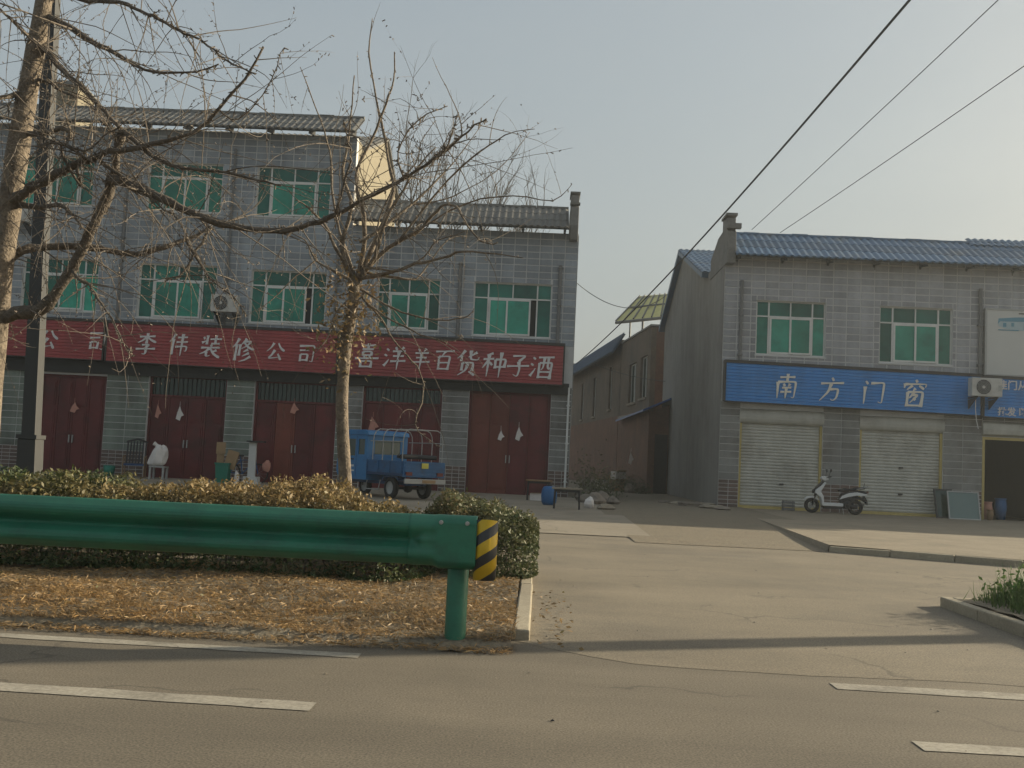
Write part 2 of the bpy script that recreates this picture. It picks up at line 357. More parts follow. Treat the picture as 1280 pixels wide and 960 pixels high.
# hairline cracks in the asphalt
def cracks(name, scale, width, thr):
    m = M[name]; n, l = m.node_tree.nodes, m.node_tree.links; b = n['Principled BSDF']; old = b.inputs['Base Color'].links[0].from_socket
    geo = n.new('ShaderNodeNewGeometry')
    nz = n.new('ShaderNodeTexNoise'); nz.inputs['Scale'].default_value = 1.6; nz.inputs['Detail'].default_value = 6; l.new(geo.outputs['Position'], nz.inputs['Vector'])
    mx = n.new('ShaderNodeMixRGB'); mx.blend_type = 'ADD'; mx.inputs[0].default_value = .8; l.new(geo.outputs['Position'], mx.inputs[1]); l.new(nz.outputs['Color'], mx.inputs[2])
    vo = n.new('ShaderNodeTexVoronoi'); vo.feature = 'DISTANCE_TO_EDGE'; vo.inputs['Scale'].default_value = scale; l.new(mx.outputs[0], vo.inputs['Vector'])
    lt = n.new('ShaderNodeMapRange'); lt.inputs['From Min'].default_value = 0; lt.inputs['From Max'].default_value = width; lt.inputs['To Min'].default_value = 1; lt.inputs['To Max'].default_value = 0; l.new(vo.outputs['Distance'], lt.inputs['Value'])
    n2 = n.new('ShaderNodeTexNoise'); n2.inputs['Scale'].default_value = .5; n2.inputs['Detail'].default_value = 3; l.new(geo.outputs['Position'], n2.inputs['Vector'])
    k = n.new('ShaderNodeMapRange'); k.inputs['From Min'].default_value = thr; k.inputs['From Max'].default_value = thr + .08; l.new(n2.outputs['Fac'], k.inputs['Value'])
    mu = n.new('ShaderNodeMath'); mu.operation = 'MULTIPLY'; l.new(lt.outputs[0], mu.inputs[0]); l.new(k.outputs[0], mu.inputs[1])
    m2 = n.new('ShaderNodeMath'); m2.operation = 'MULTIPLY'; m2.inputs[1].default_value = .55; l.new(mu.outputs[0], m2.inputs[0])
    fin = n.new('ShaderNodeMixRGB'); l.new(m2.outputs[0], fin.inputs[0]); l.new(old, fin.inputs[1]); fin.inputs[2].default_value = (.045, .04, .033, 1)
    l.new(fin.outputs[0], b.inputs['Base Color'])
cracks('asphalt', .30, .006, .50); cracks('old_asphalt', .42, .009, .48); cracks('concrete', .30, .006, .45)

# ---------------------------------------------------------------- ground, roads, pavements
def grid_sheet(x0, x1, y0, y1, nx, ny, zf, jitter=0.0, edge=0.0):
    mb = MB()
    for j in range(ny + 1):
        for i in range(nx + 1):
            x = x0 + (x1 - x0) * i / nx; y = y0 + (y1 - y0) * j / ny
            if edge and j == 0: y += rnd.uniform(-edge, edge) * .5 + edge * math.sin(x * 2.7) * math.sin(x * .83 + 1)
            mb.v.append((x, y, zf(x, y) + rnd.uniform(-jitter, jitter)))
    for j in range(ny):
        for i in range(nx):
            a = j * (nx + 1) + i; mb.f.append((a, a + 1, a + nx + 2, a + nx + 1))
    return mb
struct('ground', MB().quad((-900, -400, -0.04), (900, -400, -0.04), (900, 1500, -0.04), (-900, 1500, -0.04)), 'earth')
struct('road', MB().quad((-150, -14, 0), (150, -14, 0), (150, 7.6, 0), (-150, 7.6, 0)), 'asphalt')
sr = grid_sheet(-.12, 60, 6.2, 17.9, 240, 1, lambda x, y: 0.002, 0.0, 0.035)
sr.v = [(x, y + (max(0, .75 - x) ** 1.5 * .85 if k <= 240 else 0), z) for k, (x, y, z) in enumerate(sr.v)]
sr.quad((-150, 12.0, .003), (-.12, 12.0, .003), (-.12, 17.9, .003), (-150, 17.9, .003)); sr.quad((60, 6.2, .003), (150, 6.2, .003), (150, 17.9, .003), (60, 17.9, .003))
struct('service_road', sr, 'old_asphalt')
def slope_z(x, y):
    t = min(max((y - 17.0) / 8.0, 0), 1); return 0.009 + 0.105 * t + 0.03 * min(max((y - 25) / 8, 0), 1)
fc = grid_sheet(-60, 2.0, 17.4, 33.9, 1, 6, slope_z)
struct('forecourt', fc, 'concrete')
struct('lane', grid_sheet(1.6, 6.2, 16.3, 120, 6, 60, lambda x, y: slope_z(x, y) - 0.005 + 0.004, 0.0), 'dirt')
struct('lane_side', grid_sheet(-3.0, 1.6, 33.9, 120, 2, 20, lambda x, y: 0.14, 0.004), 'dirt')
pv = MB()
pv.add([(4.62, 16.42, 0.105), (7.0, 15.17, 0.105), (16, 14.2, 0.105), (60, 13.8, 0.105), (60, 31.8, 0.115), (5.8, 31.8, 0.115)], [(0, 1, 2, 3, 4, 5)])
struct('pavement', pv, 'brick_paving')
# pavement skirt down to the lane on its left edge
struct('pavement_edge', MB().quad((4.62, 16.42, 0.105), (5.8, 31.8, 0.115), (5.78, 31.8, -0.02), (4.58, 16.42, -0.02)), 'brick_paving')

def verge_z(x, y):
    return 0.055 + 0.03 * math.sin(x * 1.7 + y) * math.sin(y * 2.1 + 0.4 * x) + 0.02 * min(1, (y - 6.4))
vl = grid_sheet(-16, -0.10, 6.36, 12.2, 90, 34, lambda x, y: (verge_z(x, y) if y > 6.5 else 0.0), 0.012, 0.05)
struct('verge', vl, 'dirt', True)
vr = grid_sheet(3.92, 20, 6.4, 9.86, 40, 14, lambda x, y: 0.09 + 0.02 * math.sin(3 * x) * math.sin(2 * y), 0.012)
struct('grass_verge', vr, 'dirt', True)

kerb_mesh_cache = {}
def kerb_line(root, pts, w, ztop, step, drop=0.0):
    """stones along a polyline: each one an object of its own"""
    for a, b in zip(pts[:-1], pts[1:]):
        A, B = Vector((a[0], a[1], 0)), Vector((b[0], b[1], 0)); L = (B - A).length; n = max(1, round(L / step)); u = (B - A) / L
        ang = math.atan2(u.y, u.x)
        for i in range(n):
            ln = L / n - 0.012
            key = (round(ln, 3), w)
            if key not in kerb_mesh_cache:
                mb = MB().box(-ln / 2, ln / 2, -w / 2, w / 2, -0.15, 0.0)
                kerb_mesh_cache[key] = mb.mesh('kerb_stone', 'kerb')
            o = bpy.data.objects.new('kerb_stone', kerb_mesh_cache[key]); link(o, root)
            c = A + u * (L * (i + 0.5) / n)
            o.location = (c.x + rnd.uniform(-.006, .006), c.y + rnd.uniform(-.006, .006), ztop - rnd.uniform(0, drop))
            o.rotation_euler = (rnd.uniform(-.02, .02), rnd.uniform(-.008, .008), ang + rnd.uniform(-.012, .012))
            bv = o.modifiers.new('bevel', 'BEVEL'); bv.width = 0.012; bv.segments = 2
def kerb(name, loc):
    k = bpy.data.objects.new(name, None); col.objects.link(k); k.location = loc; W[k.name] = Matrix.Translation(loc); k['kind'] = 'structure'; return k
k1 = kerb('kerb_verge', (0, 7, 0)); kerb_line(k1, [(-0.035, 6.86), (-0.045, 12.2)], 0.11, 0.075, 0.9, 0.03)
k2 = kerb('kerb_grass_verge', (4.2, 10.8, 0)); kerb_line(k2, [(3.78, 6.4), (3.87, 9.9)], 0.10, 0.10, 0.95, 0.01); kerb_line(k2, [(3.95, 9.92), (12.0, 9.92)], 0.10, 0.095, 0.95, 0.01)
k3 = kerb('kerb_pavement', (7, 15.1, 0)); kerb_line(k3, [(4.60, 16.36), (7.0, 15.11), (16, 14.14)], 0.12, 0.11, 0.9, 0.02)

# painted lines (worn thermoplastic sheets 4 mm above the asphalt)
def paint(name, x0, x1, y0, y1, w, z=0.0035):
    mb = MB(); n = max(2, int((x1 - x0) / 0.12))
    L = []
    for i in range(n + 1):
        x = x0 + (x1 - x0) * i / n; y = y0 + (y1 - y0) * i / n
        L += [(x, y - w / 2 + rnd.uniform(-.006, .006), z), (x, y + w / 2 + rnd.uniform(-.006, .006), z)]
    mb.v = L; mb.f = [(2 * i, 2 * i + 2, 2 * i + 3, 2 * i + 1) for i in range(n)]
    o = struct(name, mb, 'road_paint'); return o
paint('edge_line', -14, -0.96, 6.42, 6.055, 0.13)
paint('edge_line_dash', 1.70, 5.4, 5.90, 5.79, 0.17)
paint('lane_dash', -4.6, -0.96, 4.97, 4.80, 0.16)
paint('lane_dash', 1.72, 5.4, 4.68, 4.60, 0.15)

# ---------------------------------------------------------------- building pieces
unit_cube = MB().box(-.5, .5, -.5, .5, -.5, .5)
_shared = {}
def shared(m):
    if m not in _shared: _shared[m] = unit_cube.mesh('piece_' + m, m)
    return _shared[m]
def piece(name, m, x0, x1, y0, y1, z0, z1, parent):
    o = bpy.data.objects.new(name, shared(m)); link(o, parent)
    o.location = ((x0 + x1) / 2, (y0 + y1) / 2, (z0 + z1) / 2); o.scale = (x1 - x0, y1 - y0, z1 - z0); return o

def wall_with_holes(x0, x1, z0, z1, y0, y1, holes):
    xs = sorted({x0, x1} | {min(max(v, x0), x1) for h in holes for v in h[:2]}); zs = sorted({z0, z1} | {min(max(v, z0), z1) for h in holes for v in h[2:]})
    def solid(i, j):
        if i < 0 or j < 0 or i >= len(xs) - 1 or j >= len(zs) - 1: return False
        cx, cz = (xs[i] + xs[i + 1]) / 2, (zs[j] + zs[j + 1]) / 2
        return not any(h[0] < cx < h[1] and h[2] < cz < h[3] for h in holes)
    mb = MB()
    for i in range(len(xs) - 1):
        for j in range(len(zs) - 1):
            if not solid(i, j): continue
            a, b, c, d = xs[i], xs[i + 1], zs[j], zs[j + 1]
            mb.quad((a, y0, c), (b, y0, c), (b, y0, d), (a, y0, d)); mb.quad((b, y1, c), (a, y1, c), (a, y1, d), (b, y1, d))
            if not solid(i - 1, j): mb.quad((a, y1, c), (a, y0, c), (a, y0, d), (a, y1, d))
            if not solid(i + 1, j): mb.quad((b, y0, c), (b, y1, c), (b, y1, d), (b, y0, d))
            if not solid(i, j - 1): mb.quad((a, y1, c), (b, y1, c), (b, y0, c), (a, y0, c))
            if not solid(i, j + 1): mb.quad((a, y0, d), (b, y0, d), (b, y1, d), (a, y1, d))
    return mb

def tiles(root, parent, rects, holes, y, m, tw, th, limit=300, name='wall_tile', proud=0.010, joint=0.030, xs0=None, prefer=None):
    cells = []
    for (x0, x1, z0, z1, w, h) in rects:
        nz = max(1, round((z1 - z0) / h)); nx = max(1, round((x1 - x0) / w)); hh = (z1 - z0) / nz; ww = (x1 - x0) / nx
        for j in range(nz):
            for i in range(nx):
                rs = [(x0 + i * ww, x0 + (i + 1) * ww, z0 + j * hh, z0 + (j + 1) * hh)]
                for hl in holes:
                    out = []
                    for r in rs:
                        if hl[1] <= r[0] or hl[0] >= r[1] or hl[3] <= r[2] or hl[2] >= r[3]: out.append(r); continue
                        if r[0] < hl[0]: out.append((r[0], hl[0], r[2], r[3]))
                        if r[1] > hl[1]: out.append((hl[1], r[1], r[2], r[3]))
                        xa, xb = max(r[0], hl[0]), min(r[1], hl[1])
                        if r[2] < hl[2]: out.append((xa, xb, r[2], hl[2]))
                        if r[3] > hl[3]: out.append((xa, xb, hl[3], r[3]))
                    rs = out
                cells += [r for r in rs if r[1] - r[0] > 0.05 and r[3] - r[2] > 0.04]
    cells.sort(key=prefer or (lambda r: -(r[1] - r[0]) * (r[3] - r[2])))
    g = joint / 2
    for k, r in enumerate(cells[:limit]):
        d = proud + rnd.uniform(0, 0.004)
        piece(name, m, r[0] + g, r[1] - g, y - d, y - 0.0005, r[2] + g, r[3] - g, parent)
    if len(cells) > limit:
        mb = MB()
        for r in cells[limit:]:
            mb.box(r[0] + g, r[1] - g, y - proud - rnd.uniform(0, 0.004), y - 0.0005, r[2] + g, r[3] - g)
        obj(name + '_field', mb, m, parent, kind='stuff')

def window(root, x0, x1, z0, z1, y, gap=None, glass='glass_green'):
    """four-light aluminium window: transom row, two fixed side lights, two sliding sashes"""
    w, h = x1 - x0, z1 - z0; xs = [x0, x0 + w * .185, x0 + w * .5, x0 + w * .815, x1]; zt = z0 + h * .715
    t = 0.045; ya, yb = y + 0.08, y + 0.15
    mb = MB()
    mb.box(x0, x1, ya, yb, z0, z0 + t).box(x0, x1, ya, yb, z1 - t * .8, z1)
    mb.box(x0, x0 + t * .8, ya, yb, z0 + t, z1 - t * .8).box(x1 - t * .8, x1, ya, yb, z0 + t, z1 - t * .8)
    mb.box(x0 + t * .8, x1 - t * .8, ya - .003, yb - .003, zt - t * .45, zt + t * .45)
    for k in (1, 3): mb.box(xs[k] - t * .5, xs[k] + t * .5, ya - .006, yb - .006, z0 + t, z1 - t * .8)
    mb.box(xs[2] - t * .4, xs[2] + t * .4, ya - .006, yb - .006, zt + t * .45, z1 - t * .8)
    win = obj('window', mb, 'frame_white', root)
    def pane(a, b, c, d, yy, gl=glass): return piece('pane', gl, a, b, yy, yy + 0.012, c, d, win)
    e = 0.018
    for k in range(4): pane(xs[k] + e, xs[k + 1] - e, zt + e, z1 - e, y + .112, 'glass_shaded')
    for k in (0, 3): pane(xs[k] + e, xs[k + 1] - e, z0 + e, zt - e, y + .112, 'glass_shaded' if rnd.random() < .6 else glass)
    gp = gap or 0.0
    # sliding sashes: one behind the other
    for k, (a, b, yy) in enumerate(((xs[1] + .03, xs[2] + .03, y + .062), (xs[2] - .03 - gp, xs[3] - .03 - gp, y + .035))):
        s_ = MB(); f = 0.055; za, zb = z0 + t + .004, zt - t * .5
        s_.box(a, b, yy, yy + .03, za, za + f).box(a, b, yy, yy + .03, zb - f, zb).box(a, a + f, yy, yy + .03, za + f, zb - f).box(b - f, b, yy, yy + .03, za + f, zb - f)
        obj('sash', s_, 'frame_white', win); pane(a + f - .004, b - f + .004, za + f - .004, zb - f + .004, yy + .012)
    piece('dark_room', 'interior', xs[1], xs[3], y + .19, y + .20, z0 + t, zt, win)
    piece('sill', 'grout', x0 - .03, x1 + .03, y - .03, y + .08, z0 - .045, z0 - .001, win)
    return win

def tile_roof(mb, x0, x1, p0, p1, pitch=0.22, amp=0.042, rows=3, thick=0.05):
    n = max(2, round((x1 - x0) / pitch)); per = 8
    cols = n * per
    dy, dz = p1[0] - p0[0], p1[1] - p0[1]; L = math.hypot(dy, dz); ny, nz = -dz / L, dy / L     # outward normal
    if nz < 0: ny, nz = -ny, -nz
    for r in range(rows):
        a, b = r / rows, (r + 1.06) / rows
        k = len(mb.v)
        for t, lift in ((a, 0.014), (b, 0.003)):
            for i in range(cols + 1):
                ph = (i % per) / per
                hgt = amp * (.5 - .5 * math.cos(2 * math.pi * ph)) ** .8 + lift
                x = x0 + (x1 - x0) * i / cols
                mb.v.append((x, p0[0] + dy * t + ny * hgt, p0[1] + dz * t + nz * hgt))
        for i in range(cols):
            mb.f.append((k + i, k + i + 1, k + cols + 2 + i, k + cols + 1 + i))
        # front lip of the course
        k2 = len(mb.v)
        for i in range(cols + 1):
            v = mb.v[k + i]; mb.v.append((v[0], v[1] - ny * .03 * (1 if r else 1.6), v[2] - nz * .03 * (1 if r else 1.6)))
        for i in range(cols): mb.f.append((k + i, k2 + i, k2 + i + 1, k + i + 1))
    return mb
def slab(mb, x0, x1, p0, p1, th):
    dy, dz = p1[0] - p0[0], p1[1] - p0[1]; L = math.hypot(dy, dz); ny, nz = -dz / L * th, dy / L * th
    if nz < 0: ny, nz = -ny, -nz
    return mb.prism([(p0[0], p0[1]), (p1[0], p1[1]), (p1[0] - ny, p1[1] - nz), (p0[0] - ny, p0[1] - nz)], x0, x1, 'x')

def canopy(root, x0, x1, y, z_wall, eave, ridge, m='roof_grey', open_gap=True, blue_from=None):
    """tiled pent roof carried on small brackets above the parapet"""
    xe = blue_from if blue_from else x1
    r = obj('canopy_roof', tile_roof(MB(), x0, xe, eave, ridge), m, root)
    if blue_from: obj('canopy_roof', tile_roof(MB(), xe + .01, x1, eave, ridge), 'roof_blue', root)
    obj('canopy_deck', slab(MB(), x0, x1, (eave[0] + .01, eave[1] - .02), (ridge[0], ridge[1] - .02), 0.04), 'dark_lintel', root)
    rc = MB(); n = int((x1 - x0) / 0.5)
    for i in range(n):
        a = x0 + (x1 - x0) * i / n; b = x0 + (x1 - x0) * (i + 1) / n - .01; q = rnd.uniform(-.012, .012)
        rc.prism([(ridge[0] - .09, ridge[1] - .02), (ridge[0] - .07, ridge[1] + .065 + q), (ridge[0] + .06, ridge[1] + .065 + q), (ridge[0] + .08, ridge[1] - .02)], a, b, 'x')
    obj('ridge_cap', rc, m, root)
    n = max(2, int((x1 - x0) / 1.35))
    for i in range(n + 1):
        x = x0 + .12 + (x1 - x0 - .24) * i / n
        b = MB().prism([(y + .02, z_wall - .25), (y + .14, z_wall - .25), (y + .14, z_wall + .45), (y - .02, z_wall + .28), (eave[0] + .05, eave[1] - .07), (eave[0] + .05, eave[1] - .12), (y - .02, z_wall + .02)], x - .035, x + .035, 'x')
        obj('bracket', b, 'dark_lintel', root)

def door(root, x0, x1, z0, z1, y, m='door_red', leaves=4, transom=0.0, alt=None):
    f = 0.07; zt = z1 - transom
    mb = MB().box(x0, x0 + f, y - .04, y + .06, z0, z1).box(x1 - f, x1, y - .04, y + .06, z0, z1).box(x0 + f, x1 - f, y - .04, y + .06, z1 - f, z1)
    if transom: mb.box(x0 + f, x1 - f, y - .04, y + .06, zt - f, zt)
    d = obj('door', mb, m, root)
    top = (zt - f) if transom else z1 - f
    w = (x1 - x0 - 2 * f) / leaves
    for k in range(leaves):
        a, b = x0 + f + k * w + .006, x0 + f + (k + 1) * w - .006; H = top - z0
        lf = MB().box(a, b, y, y + .04, z0 + .01, top - .005)
        for (p, q) in ((.06, .36), (.40, .66), (.70, .95)):
            lf.box(a + .07, b - .07, y - .022, y - .0008, z0 + H * p, z0 + H * q)
            lf.box(a + .12, b - .12, y - .034, y - .0225, z0 + H * p + .06, z0 + H * q - .06)
        o = obj('door_leaf', lf, alt if alt and k in alt[1:] and False else (alt[0] if alt and k in alt[1] else m), d)
        if k in (leaves // 2 - 1, leaves // 2):
            hx = b - .05 if k == leaves // 2 - 1 else a + .05
            obj('handle', MB().box(hx - .015, hx + .015, y - .06, y - .001, z0 + 1.0, z0 + 1.25), 'galv', o)
    if transom:
        n = int((x1 - x0) / 0.14)
        tb = MB()
        for i in range(1, n):
            x = x0 + (x1 - x0) * i / n; tb.box(x - .012, x + .012, y - .01, y + .012, zt + .002, z1 - f)
        obj('transom_grille', tb, 'black_plastic', d)
        piece('transom_glass', 'glass_dark', x0 + f, x1 - f, y + .03, y + .04, zt, z1 - f, d)
    return d

def downpipe(root, x, y, z0, z1, r=0.05, m='pipe_grey'):
    mb = MB().tube([(x, y - r - .02, z1), (x, y - r - .02, z0)], r, 8)
    for z in np.arange(z0 + .3, z1, 1.2): mb.box(x - r - .02, x + r + .02, y - 2 * r - .035, y - .001, z, z + .05)
    return obj('downpipe', mb, m, root)

YL = 33.0
# ------------------------------------------------ three-storey house on the left
A = thing('three_storey_house', 'tall grey tiled three storey shop house with cream gable, leftmost in the row', 'building', (-14, YL, 0.12))
wt = [(-9.45, -7.03, 8.72, 10.37), (-13.02, -10.58, 8.76, 10.37), (-17.2, -14.82, 8.82, 10.45), (-21.0, -18.6, 8.82, 10.45)]
wm = [(-9.42, -6.98, 5.24, 6.96), (-13.08, -10.55, 5.25, 7.02), (-16.88, -14.42, 5.36, 7.06), (-20.8, -18.4, 5.36, 7.06)]
dl = [(-20.1, -17.35, .12, 3.32), (-16.05, -13.87, .12, 3.3), (-12.5, -9.98, .12, 3.42), (-9.08, -6.42, .12, 3.4)]
A0, A1, AT = -24.0, -6.26, 11.45
obj('wall', wall_with_holes(A0, A1, 0.0, AT, YL, YL + .3, wt + wm + dl), 'grout', A)
tiles(A, A, [(-18.9, A1, 4.98, AT, .405, .213)], wt + wm, YL, 'tile', .4, .213, 300, prefer=lambda r: -(r[1] - r[0]) * (r[3] - r[2]) // .01 * 10 - r[0] * .1)
tiles(A, A, [(A0, -18.9, 4.98, AT, .405, .213)], wt + wm, YL, 'tile', .4, .213, 0, name='side_tile')
pr = [(-24, -20.1), (-17.35, -16.05), (-13.87, -12.5), (-9.98, -9.08), (-6.42, A1)]
tiles(A, A, [(a, b, 0.95, 3.6, .62, .215) for a, b in pr], [], YL, 'tile_green', .6, .215, 90, name='pillar_tile', joint=0.022)
tiles(A, A, [(a, b, 0.13, 0.95, .24, .11) for a, b in pr], [], YL, 'plinth_brick', .24, .11, 0, name='plinth_brick', joint=0.018)
obj('lintel', MB().box(A0 + .01, A1 - .002, YL - .10, YL - .012, 3.36, 3.78), 'dark_lintel', A)
for w in wt + wm: window(A, *w, YL, gap=.16 if w[0] in (-9.42,) else None)
door(A, *dl[0], YL + .16); door(A, *dl[1], YL + .16)
door(A, *dl[2], YL + .16, transom=.62); door(A, *dl[3], YL + .16, transom=.62, alt=('door_brown', (1,)))
canopy(A, A0, A1 + .02, YL, AT, (YL - .60, 11.46), (YL + 1.0, 12.40))
gable = [(YL + .3, 0), (YL + .3, AT - .01), (34.3, 11.5), (38.6, 13.1), (42.2, 11.7), (42.2, 0)]
obj('gable_wall', MB().prism(gable, A1 - .25, A1, 'x'), 'cream', A)
obj('far_gable_wall', MB().prism(gable, A0, A0 + .25, 'x'), 'cream', A)
obj('back_wall', MB().box(A0 + .25, A1 - .25, 42.0, 42.2, 0, 11.7), 'cream', A)
rf = MB(); tile_roof(rf, A0 - .1, A1 + .14, (34.0, 11.42), (38.62, 13.2), rows=10); tile_roof(rf, A0 - .1, A1 + .14, (42.5, 11.66), (38.62, 13.2), rows=8)
slab(rf, A0 - .1, A1 + .14, (34.0, 11.40), (38.61, 13.17), .08); slab(rf, A0 - .1, A1 + .14, (42.5, 11.64), (38.63, 13.17), .08)
obj('main_roof', rf, 'roof_grey', A)
obj('floor_slab', MB().box(A0 + .26, A1 - .26, YL + .31, 41.9, 3.6, 3.8), 'interior', A)
sh = obj('stair_house', MB().box(-19.75, -18.85, 40.0, 41.5, 11.6, 15.25), 'cream', A)
obj('stair_house_roof', MB().prism([(39.8, 15.26), (41.7, 15.1), (41.7, 15.22), (39.8, 15.42)], -19.95, -18.7, 'x'), 'roof_grey', sh)
downpipe(A, -13.68, YL, 5.1, 10.6); downpipe(A, -10.2, YL, 5.1, 10.9, .04); downpipe(A, -6.66, YL, 5.1, 10.9, .04)

# ------------------------------------------------ two-storey house next to it
B = thing('two_storey_house', 'grey tiled two storey shop house with stepped end fin, beside the lane', 'building', (-2.5, YL, 0.12))
B0, B1, BT = -6.24, 1.05, 8.56
wb = [(-2.22, .28, 5.15, 6.88), (-5.32, -3.30, 5.22, 6.9)]
db = [(-5.6, -3.06, .12, 3.4), (-2.2, .40, .12, 3.38)]
obj('wall', wall_with_holes(B0, B1, 0.0, BT, YL, YL + .3, wb + db), 'grout', B)
tiles(B, B, [(B0, B1, 4.9, BT, .405, .215)], wb, YL, 'tile', .4, .215, 300)
pb = [(B0, -5.6), (-3.06, -2.2), (.40, B1)]
tiles(B, B, [(a, b, 0.95, 3.6, .62, .215) for a, b in pb], [], YL, 'tile_low', .6, .215, 90, name='pillar_tile', joint=0.022)
tiles(B, B, [(a, b, 0.13, 0.95, .24, .11) for a, b in pb], [], YL, 'plinth_brick', .24, .11, 0, name='plinth_brick', joint=0.018)
obj('lintel', MB().box(B0 + .002, .95, YL - .10, YL - .012, 3.36, 3.72), 'dark_lintel', B)
window(B, *wb[0], YL, gap=.17); window(B, *wb[1], YL)
door(B, *db[0], YL + .16, transom=.5); door(B, *db[1], YL + .16, alt=('door_brown', (0, 1)))
canopy(B, B0 + .02, .72, YL, BT, (YL - .60, 8.61), (YL + 1.0, 9.60))
fn = MB().prism([(YL - .35, 8.3), (YL - .45, 8.75), (YL - .38, 9.35), (YL - .20, 9.42), (YL - .20, 9.78), (YL + .6, 9.82), (YL + .6, 9.55), (YL + 1.4, 9.5), (YL + 1.4, 8.3)], .76, 1.02, 'x')
f_ = obj('end_fin', fn, 'fin_grey', B, bevel=.02)
for (a, b, c) in ((YL - .24, YL + .63, 9.825), (YL - .42, YL - .19, 9.43)): obj('fin_cap', MB().box(.73, 1.05, a, b, c, c + .06), 'roof_grey', f_)
obj('side_wall', MB().box(B1 - .22, B1, YL + .3, 42.0, 0, 8.3), 'render_grey', B)
obj('back_wall', MB().box(B0, B1 - .22, 41.8, 42.0, 0, 8.3), 'render_grey', B)
obj('flat_roof', MB().box(B0, B1 - .22, YL + .3, 41.8, 8.1, 8.3), 'concrete', B)
downpipe(B, -2.68, YL, 4.7, 7.45, .055); downpipe(B, .52, YL, 4.7, 7.5, .055); downpipe(B, .95, YL - .02, .3, 3.6, .035, 'frame_white')

# ------------------------------------------------ two-storey house on the right of the lane
YR = 31.5
C = thing('corner_house', 'pinkish grey tiled two storey shop house with blue tiled roof, right of the lane', 'building', (10, YR, 0.1))
C0, C1, CT = 5.5, 24.0, 7.86
wc = [(6.50, 8.59, 4.76, 6.42), (10.22, 12.40, 4.68, 6.40), (17.5, 19.7, 4.68, 6.40)]
dc = [(6.10, 8.58, .11, 3.1), (9.69, 12.17, .11, 3.05), (13.33, 15.9, .11, 2.58), (17.0, 19.5, .11, 2.6)]
obj('wall', wall_with_holes(C0, C1, 0.0, CT, YR, YR + .3, wc + dc), 'grout', C)
tiles(C, C, [(C0, 15.4, 4.42, CT, .405, .215)], wc, YR, 'tile_pink', .4, .215, 300, joint=.034)
tiles(C, C, [(15.4, C1, 4.42, CT, .405, .215)], wc, YR, 'tile_pink', .4, .215, 0, name='side_tile')
pc = [(C0, 6.10), (8.58, 9.69), (12.17, 13.33), (15.9, 17.0), (19.5, C1)]
tiles(C, C, [(a, b, 0.95, 3.3, .60, .215) for a, b in pc[:3]], [], YR, 'tile_low', .6, .215, 120, name='pillar_tile', joint=0.020)
tiles(C, C, [(a, b, 0.95, 3.3, .60, .215) for a, b in pc[3:]] + [(13.33, 15.9, 2.6, 3.3, .6, .215)], [], YR, 'tile_low', .6, .215, 0, name='side_pillar_tile', joint=0.020)
tiles(C, C, [(a, b, 0.11, 0.95, .26, .12) for a, b in pc], [], YR, 'plinth_brick', .26, .12, 24, name='plinth_brick', joint=0.020)
for w in wc: window(C, *w, YR)
canopy(C, C0 + .22, C1, YR, CT - .25, (YR - .60, 7.68), (YR + 1.1, 8.68), m='roof_blue')
fn = MB().prism([(YR - .42, 7.45), (YR - .45, 7.9), (YR - .40, 8.42), (YR - .28, 8.5), (YR - .28, 8.86), (YR + .5, 8.92), (YR + .5, 8.6), (YR + 1.3, 8.55), (YR + 2.6, 8.1), (YR + 2.6, 7.45)], C0 - .02, C0 + .24, 'x')
f_ = obj('end_fin', fn, 'fin_grey', C, bevel=.02)
obj('fin_cap', MB().box(C0 - .06, C0 + .28, YR - .34, YR + .54, 8.925, 9.0), 'fin_grey', f_)
obj('fin_cap', MB().box(C0 - .05, C0 + .38, YR - .47, YR - .27, 8.51, 8.66), 'fin_grey', f_)
gb = [(YR + .3, 0), (YR + .3, 7.85), (34.9, 7.75), (40.9, 9.7), (46.3, 7.6), (46.3, 0)]
obj('gable_wall', MB().prism(gb, C0, C0 + .25, 'x'), 'render_grey', C)
obj('far_gable_wall', MB().prism(gb, C1 - .25, C1, 'x'), 'render_grey', C)
obj('back_wall', MB().box(C0 + .25, C1 - .25, 46.1, 46.3, 0, 7.6), 'render_grey', C)
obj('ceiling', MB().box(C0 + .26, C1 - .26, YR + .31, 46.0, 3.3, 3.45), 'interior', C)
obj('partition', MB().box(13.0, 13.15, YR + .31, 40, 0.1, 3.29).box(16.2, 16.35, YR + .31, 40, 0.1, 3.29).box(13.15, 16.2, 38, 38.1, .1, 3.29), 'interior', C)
rf = MB(); tile_roof(rf, C0 - .22, C1 + .2, (34.6, 7.80), (40.9, 9.86), rows=12); tile_roof(rf, C0 - .22, C1 + .2, (46.8, 7.5), (40.9, 9.86), rows=12)
slab(rf, C0 - .22, C1 + .2, (34.6, 7.78), (40.89, 9.83), .16); slab(rf, C0 - .22, C1 + .2, (46.8, 7.48), (40.91, 9.83), .16)
obj('main_roof', rf, 'roof_blue', C)
obj('roof_hump', tile_roof(MB(), 13.25, 15.6, (YR + .8, 8.56), (YR + 1.3, 8.86), rows=2), 'roof_blue', C)
downpipe(C, 6.02, YR, 4.4, 7.0, .05); downpipe(C, 13.2, YR, 4.4, 7.05, .06)
